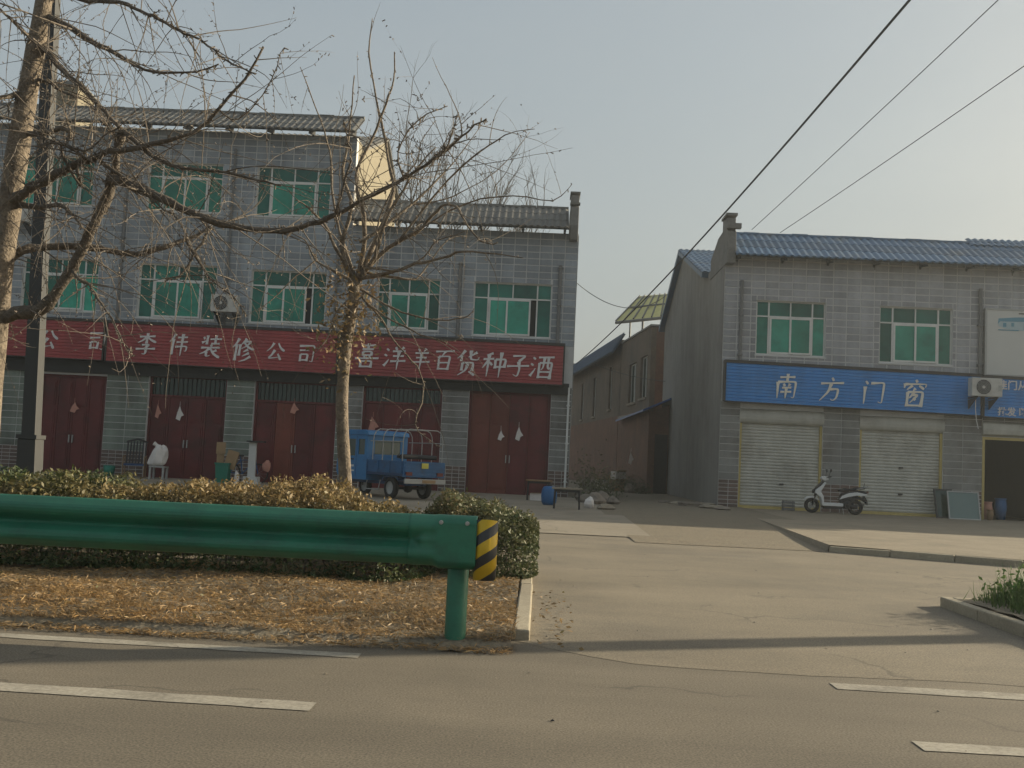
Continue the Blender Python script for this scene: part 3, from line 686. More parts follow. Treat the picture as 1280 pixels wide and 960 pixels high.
def shutter(root, x0, x1, z0, z1, y):
    box_h = .43
    fr = MB().box(x0, x0 + .07, y - .05, y + .08, z0, z1 - box_h).box(x1 - .07, x1, y - .05, y + .08, z0, z1 - box_h).box(x0 + .07, x1 - .07, y - .03, y + .04, z0, z0 + .09)
    s_ = obj('shutter', fr, 'shutter_rail', root)
    prof = []; z = z0 + .09; p = .094
    while z < z1 - box_h + .02:
        for t, d in ((0, 0), (.12, .004), (.2, .018), (.5, .024), (.8, .018), (.92, .004)): prof.append((y + .035 - d, z + t * p))
        z += p
    obj('shutter_curtain', MB().extrude_profile(prof, x0 + .05, x1 - .05), 'shutter', s_, smooth=False)
    cyl = MB(); pts = []
    for k in range(9):
        t = math.pi * (k / 8) ; pts.append((y - .02 - .13 * math.sin(t), z1 - box_h / 2 - (box_h / 2) * math.cos(t)))
    cyl.prism([(q[0], q[1]) for q in pts], x0 - .02, x1 + .03, 'x')
    obj('roller_box', cyl, 'shutter', s_)
    return s_
s1 = shutter(C, *dc[0], YR + .10); s2 = shutter(C, *dc[1], YR + .10)
obj('lock', MB().box(7.35, 7.47, YR + .07, YR + .11, .86, .90), 'black_plastic', s1)
for z in (1.52, .72): obj('lock', MB().box(10.9, 11.02, YR + .07, YR + .11, z, z + .045), 'black_plastic', s2)
s3 = obj('open_shutter', MB().box(13.33, 13.40, YR - .02, YR + .1, .11, 2.58).box(15.83, 15.9, YR - .02, YR + .1, .11, 2.58).box(13.4, 15.83, YR - .02, YR + .1, 2.5, 2.58), 'shutter_rail', C)
obj('roller_box', MB().prism([(YR - .02, 2.6), (YR - .14, 2.66), (YR - .16, 2.8), (YR - .12, 2.98), (YR - .02, 3.03)], 13.3, 15.93, 'x'), 'shutter', s3)
s4 = shutter(C, *dc[3], YR + .10)

# ------------------------------------------------ houses down the lane
def rotframe(o, d):
    """local frame: origin o, x along direction d (unit 2D), y to its left"""
    return lambda x, y, z: (o[0] + d[0] * x - d[1] * y, o[1] + d[1] * x + d[0] * y, z)
def lane_house(name, label, P0, P1, depth, zt, m, holes, front=None):
    """side wall from P0 (near) to P1 (far) facing the lane; depth goes to the right"""
    root = thing(name, label, 'building', (P0[0], P0[1], .1))
    L = math.hypot(P1[0] - P0[0], P1[1] - P0[1]); d = ((P1[0] - P0[0]) / L, (P1[1] - P0[1]) / L)
    T = rotframe(P0, d)
    def put(mb): mb.v = [T(*v) for v in mb.v]; return mb
    obj('wall', put(wall_with_holes(0, L, 0, zt, -.24, 0, holes)), m, root)
    obj('front_wall', put(MB().box(-.0, .24, -depth, -.24, 0, zt)), front or m, root)
    obj('back_wall', put(MB().box(L - .24, L, -depth, -.24, 0, zt)), m, root)
    obj('flat_roof', put(MB().box(.24, L - .24, -depth, -.24, zt - .4, zt - .2)), 'concrete', root)
    for h in holes:
        w = obj('window', put(MB().box(h[0], h[1], -.16, -.12, h[2], h[2] + .06).box(h[0], h[1], -.16, -.12, h[3] - .06, h[3]).box(h[0], h[0] + .06, -.16, -.12, h[2] + .06, h[3] - .06).box(h[1] - .06, h[1], -.16, -.12, h[2] + .06, h[3] - .06).box((h[0] + h[1]) / 2 - .03, (h[0] + h[1]) / 2 + .03, -.155, -.115, h[2] + .06, h[3] - .06)), 'frame_white', root)
        obj('pane', put(MB().box(h[0] + .03, h[1] - .03, -.15, -.14, h[2] + .03, h[3] - .03)), 'glass_dark', w)
        obj('sill', put(MB().box(h[0] - .08, h[1] + .08, -.05, .08, h[2] - .1, h[2])), 'concrete', w)
    return root, put, L
D, put, L = lane_house('lane_house', 'brown plastered two storey house with parapet behind the blue roofed corner house', (5.1, 48), (4.34, 55.6), 9, 7.75, 'alley_wall', [(.7, 2.3, 4.5, 6.5), (3.4, 5.2, 4.4, 6.4)], 'alley_red')
obj('parapet_cap', put(MB().box(-.06, L + .06, -.3, .06, 7.752, 7.84).box(-.06, .3, -9, -.3, 7.752, 7.84)), 'render_grey', D)
obj('string_course', put(MB().box(-.04, L + .03, .041, .08, 3.7, 3.85)), 'render_grey', D)
obj('lower_wall', put(MB().box(-.03, L, .001, .04, 0, 3.9)), 'alley_red', D)
E_, put, L = lane_house('far_lane_house', 'long brown plastered house with blue tiled roof further down the lane', (4.32, 55.7), (2.4, 74), 8, 8.0, 'alley_wall', [(2.4, 3.4, 4.4, 6.8), (8, 9, 4.2, 6.6), (13, 14, 4.2, 6.6)])
rf = MB(); tile_roof(rf, -.5, L + .3, (.6, 7.25), (-.05, 8.3), rows=3); slab(rf, -.5, L + .3, (.6, 7.23), (-.05, 8.28), .08)
obj('roof', put(rf), 'navy_tile', E_)
obj('lower_wall', put(MB().box(-.0, L, .001, .04, 0, 3.9)), 'alley_red', E_)
Fh, put, L = lane_house('end_house', 'small plain grey block closing off the far end of the lane', (8.0, 97), (.6, 96), 10, 10.6, 'render_grey', [(4.6, 5.5, 6.5, 8.2)])
# lean-to shed against the corner house
G = thing('lean_to_shed', 'orange brick lean-to shed with bright blue sheet roof in the lane', 'shed', (4.9, 43.5, .1))
obj('wall', MB().prism([(4.64, 43.5), (4.15, 51.2), (4.35, 51.2), (4.84, 43.5)], 0.0, 3.55, 'z'), 'alley_red', G)
obj('front_wall', MB().prism([(4.84, 0), (5.48, 0), (5.48, 3.85), (4.84, 3.6)], 43.52, 43.7, 'y'), 'alley_red', G)
obj('door', MB().box(4.92, 5.44, 43.46, 43.515, .12, 2.6), 'dark_lintel', G)  # dark slab stands for the unlit opening in the shed front
rs = MB(); rs.add([(4.35, 43.1, 3.52), (5.49, 43.1, 4.05), (5.49, 51.5, 4.05), (3.85, 51.5, 3.4), (4.35, 43.1, 3.60), (5.49, 43.1, 4.13), (5.49, 51.5, 4.13), (3.85, 51.5, 3.48)],
                  [(0, 1, 2, 3), (4, 5, 6, 7), (0, 1, 5, 4), (1, 2, 6, 5), (2, 3, 7, 6), (3, 0, 4, 7)])
obj('roof', rs, 'sheet_blue', G)
# canopy on the lane house's roof terrace
Hc = thing('terrace_canopy', 'yellow translucent sheet canopy on thin posts above the lane house roof', 'canopy', (5.3, 54, 7.56))
CA = [(3.9, 54.7, 8.83), (6.43, 52.0, 8.86), (6.69, 54.5, 10.4), (5.33, 57.0, 10.6)]
def lerp(a, b, t): return tuple(a[i] + (b[i] - a[i]) * t for i in range(3))
for i in range(6):
    a, b, c, d = lerp(CA[0], CA[1], i / 6 + .006), lerp(CA[0], CA[1], (i + 1) / 6 - .006), lerp(CA[3], CA[2], (i + 1) / 6 - .006), lerp(CA[3], CA[2], i / 6 + .006)
    up = (0, 0, .015)
    pm = MB().add([a, b, c, d] + [tuple(q[k] + up[k] for k in range(3)) for q in (a, b, c, d)], [(0, 1, 2, 3), (7, 6, 5, 4), (0, 1, 5, 4), (1, 2, 6, 5), (2, 3, 7, 6), (3, 0, 4, 7)])
    obj('roof_sheet', pm, 'canopy_yellow', Hc)
for i in range(7):
    obj('rafter', MB().tube([Vector(lerp(CA[0], CA[1], i / 6)) + Vector((0, 0, .05)), Vector(lerp(CA[3], CA[2], i / 6)) + Vector((0, 0, .05))], .045, 6), 'pipe_grey', Hc)
obj('eave_beam', MB().tube([Vector(CA[0]) - Vector((0, 0, .06)), Vector(CA[1]) - Vector((0, 0, .06))], .08, 6), 'pipe_grey', Hc)
obj('purlin', MB().tube([Vector(lerp(CA[0], CA[3], .5)) + Vector((0, 0, .07)), Vector(lerp(CA[1], CA[2], .5)) + Vector((0, 0, .07))], .045, 6), 'pipe_grey', Hc)
obj('ridge_beam', MB().tube([Vector(CA[3]) - Vector((0, 0, .06)), Vector(CA[2]) - Vector((0, 0, .06))], .04, 6), 'galv', Hc)
for (x, y, zt) in ((4.62, 54.2, 8.8), (5.2, 53.32, 8.8), (6.25, 52.2, 8.8), (5.5, 56.7, 10.4), (6.5, 54.7, 10.3)):
    obj('post', MB().tube([(x, y, 7.5), (x, y, zt)], .045, 6), 'pipe_grey', Hc)

# ------------------------------------------------ the row goes on to the right, past the picture's edge
def row_house(name, label, x0, x1, zt, m):
    root = thing(name, label, 'building', ((x0 + x1) / 2, YR, .1))
    n = int((x1 - x0) / 3.6); ws = [(x0 + .8 + i * 3.6, x0 + 3.0 + i * 3.6, 4.7, 6.4) for i in range(n)]
    obj('wall', wall_with_holes(x0, x1, 0, zt - .9, YR, YR + .3, ws), m, root)
    for w in ws: window(root, *w, YR)
    obj('back_block', MB().box(x0, x1, YR + .31, 42, 0, zt - 1.0), m, root)
    for w in ws: obj('roller_door', MB().box(w[0], w[1], YR - .05, YR - .002, .1, 3.0), 'shutter', root)
    canopy(root, x0, x1, YR, zt - 1.1, (YR - .6, zt - 1.0), (YR + 1.1, zt - .02), m='roof_blue')
    return root
row_house('row_house', 'grey two storey house next in the row, just beyond the right edge', 24.05, 31.0, 9.35, 'render_grey')
row_house('row_house', 'long low grey house farther along the row, beyond the right edge', 31.05, 66.0, 8.70, 'render_grey')

obj('corner_strip', MB().box(C0 - .012, C0 - .001, YR - .012, YR + .3, 0, 7.5), 'render_grey', C)
obj('corner_strip', MB().box(B1 + .001, B1 + .012, YL - .012, YL + .3, 0, 8.5), 'render_grey', B)

# ---------------------------------------------------------------- shop signs with brush lettering
BR = {
'李': '18,80 82,84|50,96 50,52|48,80 35,66 14,54p|52,80 66,68 90,58q|32,46 66,48 50,36|50,36 55,20 50,4 38,10p|10,28 90,32',
'伟': '30,96 22,78 8,60p|24,74 24,6|40,80 82,83|38,60 86,63|36,40 86,44 84,20 76,24p|62,96 62,2p',
'装': '16,88 22,80q|12,64 30,74p|32,95 32,58|44,80 90,82|66,96 66,62|50,62 84,63|50,58 54,50q|12,44 88,47|48,44 32,28 10,18p|36,28 36,6 52,14p|76,36 58,26p|50,42 66,20 92,6q',
'修': '28,96 20,76 6,58p|22,72 22,6|36,72 36,26|58,96 50,82 40,72p|54,84 80,86 62,66 42,54p|52,78 70,60 94,52q|70,52 52,42p|76,38 50,24p|84,24 62,8 40,2p',
'公': '38,92 28,70 8,50p|60,92 72,70 94,54q|48,58 36,34 20,16 50,20 76,25p|64,40 82,10q',
'司': '16,84 84,88 84,10 70,18p|20,64 64,67|26,46 28,14|26,46 60,48 57,16|28,20 58,21',
'喜': '22,90 78,92|50,99 50,76|28,76 72,77|32,66 34,50|32,66 68,68 65,52|34,52 66,53|38,48 42,40q|62,48 56,40p|4,38 96,42|28,28 30,4|28,28 72,30 69,4|30,7 70,8',
'洋': '12,86 22,78q|6,62 17,55q|8,14 18,26 26,42p|48,94 55,82q|82,95 72,82p|38,76 90,79|42,56 86,58|34,34 96,38|64,76 64,0p',
'羊': '34,94 42,82q|68,95 58,82p|22,74 80,77|28,54 74,56|10,34 90,38|50,76 50,0p',
'百': '8,86 92,92|52,88 38,66p|26,64 30,4|26,64 76,67 72,4|29,36 73,38|30,8 72,9',
'货': '34,96 24,78 8,64p|24,76 24,54|80,90 62,78 48,70p|56,96 58,62 88,60 90,72p|30,48 30,18|30,48 72,50 70,18|51,44 46,20 18,0p|58,16 82,2q',
'种': '40,92 16,84p|6,68 46,71|26,86 26,2p|26,66 6,34p|30,58 42,46q|52,68 54,34|52,68 92,71 88,38|54,40 90,42|72,96 72,0p',
'子': '24,88 76,91 50,66|50,66 58,36 52,4 34,14p|6,46 94,51',
'酒': '12,88 22,80q|6,62 17,55q|8,12 18,28 26,44p|34,88 96,91|40,66 42,4|40,66 90,69 88,2|58,90 56,44 48,38p|74,90 74,46 84,44|44,30 86,31|43,9 87,10',
'南': '22,84 78,87|50,98 50,68|16,66 20,4p|16,66 84,69 82,4 72,10p|38,60 43,50q|62,60 57,50p|34,44 68,46|30,28 70,30|50,46 50,4p',
'方': '46,96 54,84q|6,72 94,77|44,50 76,53 72,16 58,4 50,12p|46,72 38,40 8,4p',
'门': '14,94 24,82q|14,72 16,2p|36,86 88,90 87,4 72,12p',
'窗': '48,99 54,90q|12,84 10,68p|12,82 90,85 84,72p|38,78 20,62p|62,78 80,66q|50,68 42,58p|24,54 26,2|24,54 78,56 76,2|46,52 32,32p|44,44 62,46 36,16p|46,34 54,26q|26,6 77,7',
'仪': '30,96 20,74 4,58p|22,74 22,4|58,94 66,82q|82,88 66,48 34,4p|44,74 60,38 96,6q',
'真': '18,86 84,88|50,98 50,74|28,72 30,28|28,72 74,74 72,28|30,58 72,59|30,44 72,45|6,26 94,29|36,20 14,2p|62,20 88,2q',
}
def brush_char(mb, ch, cx, cz, size, y, weight=0.70, slant=0.12, thick=0.02):
    for si, st in enumerate(BR[ch].split('|')):
        typ = st[-1] if st[-1] in 'pq' else 'n'
        pts = [tuple(float(k) for k in q.split(',')) for q in st.rstrip('pq').split(' ')]
        dense = []
        for a, b in zip(pts[:-1], pts[1:]):
            n = max(2, int(math.dist(a, b) / 6))
            dense += [(a[0] + (b[0] - a[0]) * i / n, a[1] + (b[1] - a[1]) * i / n) for i in range(n)]
        dense.append(pts[-1])
        for _ in range(2):   # round the corners like a brush turning
            dense = [dense[0]] + [((dense[i - 1][0] + 2 * dense[i][0] + dense[i + 1][0]) / 4, (dense[i - 1][1] + 2 * dense[i][1] + dense[i + 1][1]) / 4) for i in range(1, len(dense) - 1)] + [dense[-1]]
        n = len(dense); L, Rr = [], []
        for i, p in enumerate(dense):
            a, b = dense[max(i - 1, 0)], dense[min(i + 1, n - 1)]
            dx, dy = b[0] - a[0], b[1] - a[1]; q = math.hypot(dx, dy) or 1; dx, dy = dx / q, dy / q
            t = i / (n - 1)
            w = 5.0 + 2.4 * abs(dy)                                  # a flat brush: down strokes heavier
            w *= (1.0 + .35 * math.exp(-((t - .04) / .10) ** 2))
            if typ == 'p': w *= 1.0 - .72 * t ** 1.6
            elif typ == 'q': w *= .55 + .75 * t - (.55 if t > .93 else 0)
            else: w *= (.88 + .35 * math.exp(-((t - .96) / .10) ** 2))
            w *= weight * (1 + .06 * math.sin(9 * t + si))
            L.append((p[0] - dy * w, p[1] + dx * w)); Rr.append((p[0] + dy * w, p[1] - dx * w))
        def T(q): return (cx + ((q[0] - 50) + slant * (q[1] - 50)) * size / 100, cz + (q[1] - 50) * size / 100)
        L = [T(q) for q in L]; Rr = [T(q) for q in Rr]
        yf = y - thick - .0012 * si; k = len(mb.v)
        for a, b in zip(L, Rr): mb.v += [(a[0], yf, a[1]), (b[0], yf, b[1]), (a[0], y, a[1]), (b[0], y, b[1])]
        for i in range(n - 1):
            o0, o1 = k + 4 * i, k + 4 * (i + 1)
            mb.f += [(o0, o0 + 1, o1 + 1, o1), (o0 + 2, o0, o1, o1 + 2), (o0 + 1, o0 + 3, o1 + 3, o1 + 1)]
        mb.f += [(k, k + 2, k + 3, k + 1), (k + 4 * n - 4, k + 4 * n - 3, k + 4 * n - 1, k + 4 * n - 2)]
    return mb
def sign(name, label, x0, x1, zb0, zb1, zt0, zt1, y, depth, m, chars, lm, text_parts=()):
    """ribbed sheet-metal fascia; bottom edge zb0->zb1, top edge zt0->zt1"""
    root = thing(name, label, 'shop sign', ((x0 + x1) / 2, y, zb0))
    n = 12; mb = MB()
    def zz(t, u): return (zb0 + (zb1 - zb0) * u) + ((zt0 + (zt1 - zt0) * u) - (zb0 + (zb1 - zb0) * u)) * t
    prof = []
    for i in range(n):
        for t, d in ((0.0, 0), (.62, 0), (.70, .018), (.92, .018)): prof.append(((i + t) / n, d))
    prof.append((1.0, 0))
    for t, d in prof: mb.v += [(x0, y + d, zz(t, 0)), (x1, y + d, zz(t, 1))]
    for i in range(len(prof) - 1): mb.f.append((2 * i, 2 * i + 1, 2 * i + 3, 2 * i + 2))
    obj('panel', mb, m, root)
    b = .05
    e = MB()
    e.add([(x0 - b, y - .02, zt0), (x1 + b, y - .02, zt1), (x1 + b, y + depth, zt1), (x0 - b, y + depth, zt0), (x0 - b, y - .02, zt0 + .09), (x1 + b, y - .02, zt1 + .09), (x1 + b, y + depth, zt1 + .09), (x0 - b, y + depth, zt0 + .09)],
          [(3, 2, 1, 0), (4, 5, 6, 7), (0, 1, 5, 4), (1, 2, 6, 5), (2, 3, 7, 6), (3, 0, 4, 7)])
    obj('top_trim', e, 'sign_edge', root)
    obj('side_trim', MB().box(x0 - b, x0 - .002, y - .02, y + depth, zb0 - .01, zt0 - .001), 'sign_edge', root)
    obj('side_trim', MB().box(x1 + .002, x1 + b, y - .02, y + depth, zb1 - .01, zt1 - .001), 'sign_edge', root)
    obj('soffit', MB().add([(x0, y, zb0 - .03), (x1, y, zb1 - .03), (x1, y + depth, zb1 - .03), (x0, y + depth, zb0 - .03), (x0, y, zb0 - .002), (x1, y, zb1 - .002), (x1, y + depth, zb1 - .002), (x0, y + depth, zb0 - .002)],
        [(3, 2, 1, 0), (4, 5, 6, 7), (0, 1, 5, 4), (1, 2, 6, 5), (2, 3, 7, 6), (3, 0, 4, 7)]), 'sign_edge', root)
    for (ch, x, z, s) in chars:
        obj('letter', brush_char(MB(), ch, x, z, s * 1.12, y), lm, root)
    return root
YS = YL - .34
sign('shop_sign', 'red ribbed shop sign cut off at the left edge, reading 公司', -20.6, -13.96, 3.84, 3.79, 4.98, 5.0, YS, .24, 'red_sign',
     [('仪', -17.46, 4.33, .74), ('公', -15.72, 4.36, .62), ('司', -14.16, 4.38, .64), ('真', -17.36, 3.98, .30)], 'letter')
sign('shop_sign', 'red ribbed shop sign of six characters reading 李伟装修公司', -13.82, -6.46, 3.78, 3.69, 4.99, 4.97, YS, .24, 'red_sign',
     [('李', -12.55, 4.36, .68), ('伟', -11.50, 4.39, .66), ('装', -10.48, 4.37, .70), ('修', -9.44, 4.31, .70), ('公', -8.41, 4.30, .58), ('司', -7.43, 4.28, .62)], 'letter')
sign('shop_sign', 'red ribbed shop sign of eight characters reading 喜洋羊百货种子酒', -6.32, .72, 3.69, 3.66, 4.95, 4.88, YS, .24, 'red_sign',
     [('喜', -5.48, 4.30, .72), ('洋', -4.60, 4.28, .68), ('羊', -3.77, 4.28, .64), ('百', -3.04, 4.28, .62), ('货', -2.28, 4.23, .74), ('种', -1.44, 4.21, .74), ('子', -.69, 4.20, .70), ('酒', .05, 4.19, .70)], 'letter')
YB = YR - .34
bs = sign('shop_sign', 'long blue ribbed shop sign reading 南方门窗 with a smaller text panel', 5.58, 13.12, 3.30, 3.20, 4.44, 4.34, YB, .24, 'blue_sign',
     [('南', 7.38, 3.80, .70), ('方', 8.72, 3.77, .68), ('门', 9.96, 3.74, .66), ('窗', 11.18, 3.76, .74)], 'letter_cream')
bs2 = sign('shop_sign', 'blue ribbed shop sign with small white characters below the white billboard', 13.24, 16.6, 3.18, 3.14, 4.32, 4.28, YB, .24, 'blue_sign', [], 'letter_cream')
def small_text(root, s, x, z, size, y, m):
    cu = bpy.data.curves.new('text', 'FONT'); cu.body = s; cu.size = size; cu.extrude = .006; cu.offset = .006
    t = bpy.data.objects.new('text', cu); t.rotation_euler = (R(90), 0, 0); t.location = (x, y, z); col.objects.link(t)
    bpy.context.view_layer.update()
    me = bpy.data.meshes.new_from_object(t.evaluated_get(bpy.context.evaluated_depsgraph_get()))
    me.transform(t.matrix_world); bpy.data.objects.remove(t)
    me.materials.clear(); me.materials.append(M[m])
    return obj('lettering', me, m, root)
small_text(bs2, '英佳门从里', 13.30, 4.02, .30, YB - .012, 'letter')
small_text(bs2, '批发 断桥', 13.62, 3.24, .27, YB - .012, 'letter')
# billboard above it, with its printed house
bb = thing('billboard', 'large white billboard printed with a small pale blue house, upper right', 'billboard', (15, YR - .1, 4.5))
obj('board', MB().box(13.36, 16.4, YR - .16, YR - .06, 4.46, 6.40), 'board_white', bb)
obj('frame', MB().box(13.30, 13.355, YR - .18, YR - .05, 4.42, 6.44).box(16.405, 16.46, YR - .18, YR - .05, 4.42, 6.44).box(13.355, 16.405, YR - .18, YR - .05, 6.402, 6.45).box(13.355, 16.405, YR - .18, YR - .05, 4.41, 4.458), 'galv', bb)
obj('print', MB().prism([(13.68, 5.98), (13.70, 6.15), (14.2, 6.20), (15.6, 6.26), (15.6, 6.12), (14.6, 6.08), (13.74, 6.06)], YR - .168, YR - .161, 'y'), 'print_blue', bb)
obj('print', MB().prism([(13.70, 5.92), (13.70, 6.055), (14.6, 6.075), (15.6, 6.11), (15.6, 5.82), (14.3, 5.80), (13.95, 5.84)], YR - .167, YR - .161, 'y'), 'print_pale', bb)
for (a, b, c, d) in ((13.83, 13.93, 5.90, 6.02), (14.08, 14.16, 5.92, 6.03), (14.45, 14.6, 5.84, 6.03), (13.69, 14.3, 5.79, 5.82)):
    obj('print', MB().box(a, b, YR - .172, YR - .1675, c, d), 'print_blue', bb)
obj('print', MB().box(14.3, 15.2, YR - .168, YR - .161, 6.30, 6.335), 'sign_edge', bb)

# ---------------------------------------------------------------- air conditioners
def ac_unit(label, x, y, z, w=.85, h=.56, d=.30, hose=None):
    a = thing('air_conditioner', label, 'air conditioner', (x, y, z), 0, 'outdoor air conditioner units')
    obj('casing', MB().box(-w / 2, w / 2, -d, 0, 0, h), 'ac_white', a, local=True, bevel=.015)
    cx = -w * .12; r = h * .40
    g = MB()
    for q in (1.0, .8, .6, .4):
        pts = [(cx + r * q * math.cos(t), -d - .012, h / 2 + r * q * math.sin(t)) for t in [2 * math.pi * k / 20 for k in range(21)]]
        g.tube(pts, .006, 4)
    for k in range(12):
        t = 2 * math.pi * k / 12; g.tube([(cx, -d - .012, h / 2), (cx + r * math.cos(t), -d - .012, h / 2 + r * math.sin(t))], .004, 3)
    obj('fan_grille', g, 'galv', a, local=True)
    obj('fan_opening', MB().lathe([(0, -d - .003), (r, -d - .003), (r, -d + .004)], 24, 'y', (cx, 0, h / 2)), 'black_plastic', a, local=True)
    obj('fan_hub', MB().lathe([(0, -d - .03), (r * .2, -d - .028), (r * .22, -d - .004)], 16, 'y', (cx, 0, h / 2)), 'ac_white', a, local=True)
    obj('side_panel', MB().box(w * .36, w * .47, -d - .004, -d - .0005, h * .30, h * .62), 'galv', a, local=True)
    for s in (-1, 1):
        b = MB().box(s * w * .34 - .02, s * w * .34 + .02, -d - .02, .30, -.045, -.002).prism([(.28, -.35), (.30, -.35), (-d, -.05), (-d + .04, -.046), (.30, -.08)], s * w * .34 - .012, s * w * .34 + .012, 'x')
        obj('wall_bracket', b, 'sign_edge', a, local=True)
    if hose: obj('drain_hose', MB().tube(hose, .012, 6), 'frame_white', a, local=True)
    return a
ac_unit('white air conditioner under the middle left window row, above the 李伟装修公司 sign', -10.08, YL - .30, 5.47)
ac_unit('small air conditioner high on the tall house behind the left tree trunk', -17.0, YL - .30, 8.10, .8, .5)
ac_unit('white air conditioner mounted in front of the blue shop sign', 13.06, YB - .30, 3.72, .88, .54, hose=[(-.25, -.10, 0), (-.25, -.10, -.4), (-.22, -.10, -.7), (-.16, -.10, -.95)])

# ---------------------------------------------------------------- guardrail
Yr = 6.50
gr = thing('guardrail', 'green corrugated steel guardrail with black and yellow striped end', 'guardrail', (-.45, Yr, .08))
prof = [(0, 0), (-.016, .006), (-.066, .040), (-.079, .054), (-.083, .072), (-.079, .090), (-.066, .106), (-.018, .142), (-.011, .155), (-.018, .168), (-.066, .204), (-.079, .220), (-.083, .238), (-.079, .256), (-.066, .270), (-.016, .304), (0, .31)]
bz = .495
inner = [(y + .004, z) for y, z in prof]
loop = prof + inner[::-1]
obj('beam', MB().prism([(Yr - .02 + y, bz + z) for y, z in loop], -11.0, -.60, 'x'), 'rail_green', gr, smooth=False)
# end section: the corrugation dies out into a flat plate
sec = MB(); nseg = 24; rows = len(prof); xs = [-.76 + .42 * i / nseg for i in range(nseg + 1)]
for i, x in enumerate(xs):
    for y, z in prof:
        e = abs(z - .155) / .155; t = min(1.0, max(0.0, (x + .735 - .13 * min(1.0, e / .34)) / .035)); t = t * t * (3 - 2 * t)
        flat = -.080 * (1 - max(0, e - .82) / .18 * .9)
        sec.v.append((x, Yr - .026 + y * (1 - t) + flat * t, bz + z + (-.014 if z < .1 else .004) * t))
for i in range(nseg):
    for j in range(rows - 1): sec.f.append((i * rows + j, (i + 1) * rows + j, (i + 1) * rows + j + 1, i * rows + j + 1))
o = obj('end_section', sec, 'rail_green', gr, smooth=True)
so = o.modifiers.new('solid', 'SOLIDIFY'); so.thickness = .004; so.offset = 0
bolts = MB()
for x in (-.66, -.54):
    for z in (.08, .23): bolts.lathe([(0, -.02), (.011, -.017), (.014, 0)], 8, 'y', (x, Yr - .075, bz + z))
obj('bolts', bolts, 'rail_green', gr, kind='stuff')
for x in (-.40, -.56): obj('bolt', MB().lathe([(0, -.014), (.012, -.012), (.014, 0)], 8, 'y', (x, Yr - .106, bz + .27)), 'galv', gr)
cap = MB(); nA = 18; rc = .068; zc0, zc1 = .435, .80
me = bpy.data.meshes.new('end_cap'); vs, fs, uvs = [], [], []
for i in range(nA + 1):
    t = R(-125) + R(250) * i / nA
    x = -.283 + rc * math.cos(t - R(90)) * 1.0; y = Yr - .045 + rc * 1.05 * math.sin(t - R(90))
    dz = .025 * math.cos(t * .9)
    vs += [(x, y, zc0 - .01), (x, y, zc1 + dz * .6 - .02)]; uvs += [(i / nA * 1.35, 0), (i / nA * 1.35, 2.55)]
for i in range(nA): fs.append((2 * i, 2 * i + 2, 2 * i + 3, 2 * i + 1))
me.from_pydata(vs, [], fs); uvl = me.uv_layers.new(name='UVMap')
for p in me.polygons:
    for li in p.loop_indices: uvl.data[li].uv = uvs[me.loops[li].vertex_index]
me.materials.append(M['hazard_stripe']); me.polygons.foreach_set('use_smooth', [True] * len(me.polygons)); me.update()
o = obj('end_cap', me, None, gr); so = o.modifiers.new('solid', 'SOLIDIFY'); so.thickness = .005; so.offset = 0
for x in (-.452, -4.45, -8.45):
    obj('post', MB().lathe([(.066, -.2), (.066, .72), (.055, .735), (0, .738)], 20, 'z', (x, Yr + .055, 0)), 'rail_green', gr, smooth=True)
    obj('spacer_block', MB().box(x - .09, x + .09, Yr - .02, Yr - .008, .52, .78), 'rail_green', gr)

# ---------------------------------------------------------------- lamp post
lp = thing('lamp_post', 'tall square street lamp post, dark with a pale right side, near the left edge', 'lamp post', (-6.09, 12.5, .05))
def tapered(x0, y0, z0, x1, y1, z1, a, b):
    return MB().add([(x0 - a, y0 - a, z0), (x0 + a, y0 - a, z0), (x0 + a, y0 + a, z0), (x0 - a, y0 + a, z0), (x1 - b, y1 - b, z1), (x1 + b, y1 - b, z1), (x1 + b, y1 + b, z1), (x1 - b, y1 + b, z1)],
                    [(3, 2, 1, 0), (4, 5, 6, 7), (0, 1, 5, 4), (1, 2, 6, 5), (2, 3, 7, 6), (3, 0, 4, 7)])
obj('shaft', tapered(-6.13, 12.5, 1.2, -6.36, 12.5, 8.2, .085, .068), 'pole_light', lp, bevel=.008)
obj('base_box', tapered(-6.09, 12.5, .0, -6.13, 12.5, 1.16, .118, .112), 'pole_light', lp, bevel=.01)
obj('collar', MB().cbox((-6.13, 12.5, 1.185), (.25, .25, .05)), 'pole_light', lp)
obj('arm', MB().tube([(-6.36, 12.5, 8.0), (-6.36, 11.6, 8.35), (-6.36, 10.7, 8.4)], .035, 8), 'pole_dark', lp)
obj('lamp_head', MB().cbox((-6.36, 10.4, 8.4), (.28, .75, .12)), 'pole_dark', lp, bevel=.04)

# ---------------------------------------------------------------- cargo tricycle
tk = thing('cargo_tricycle', 'blue cargo tricycle with closed cab and bare hoop frame, parked by the shops', 'tricycle', (-3.18, 26.2, .115), R(180 - 48))
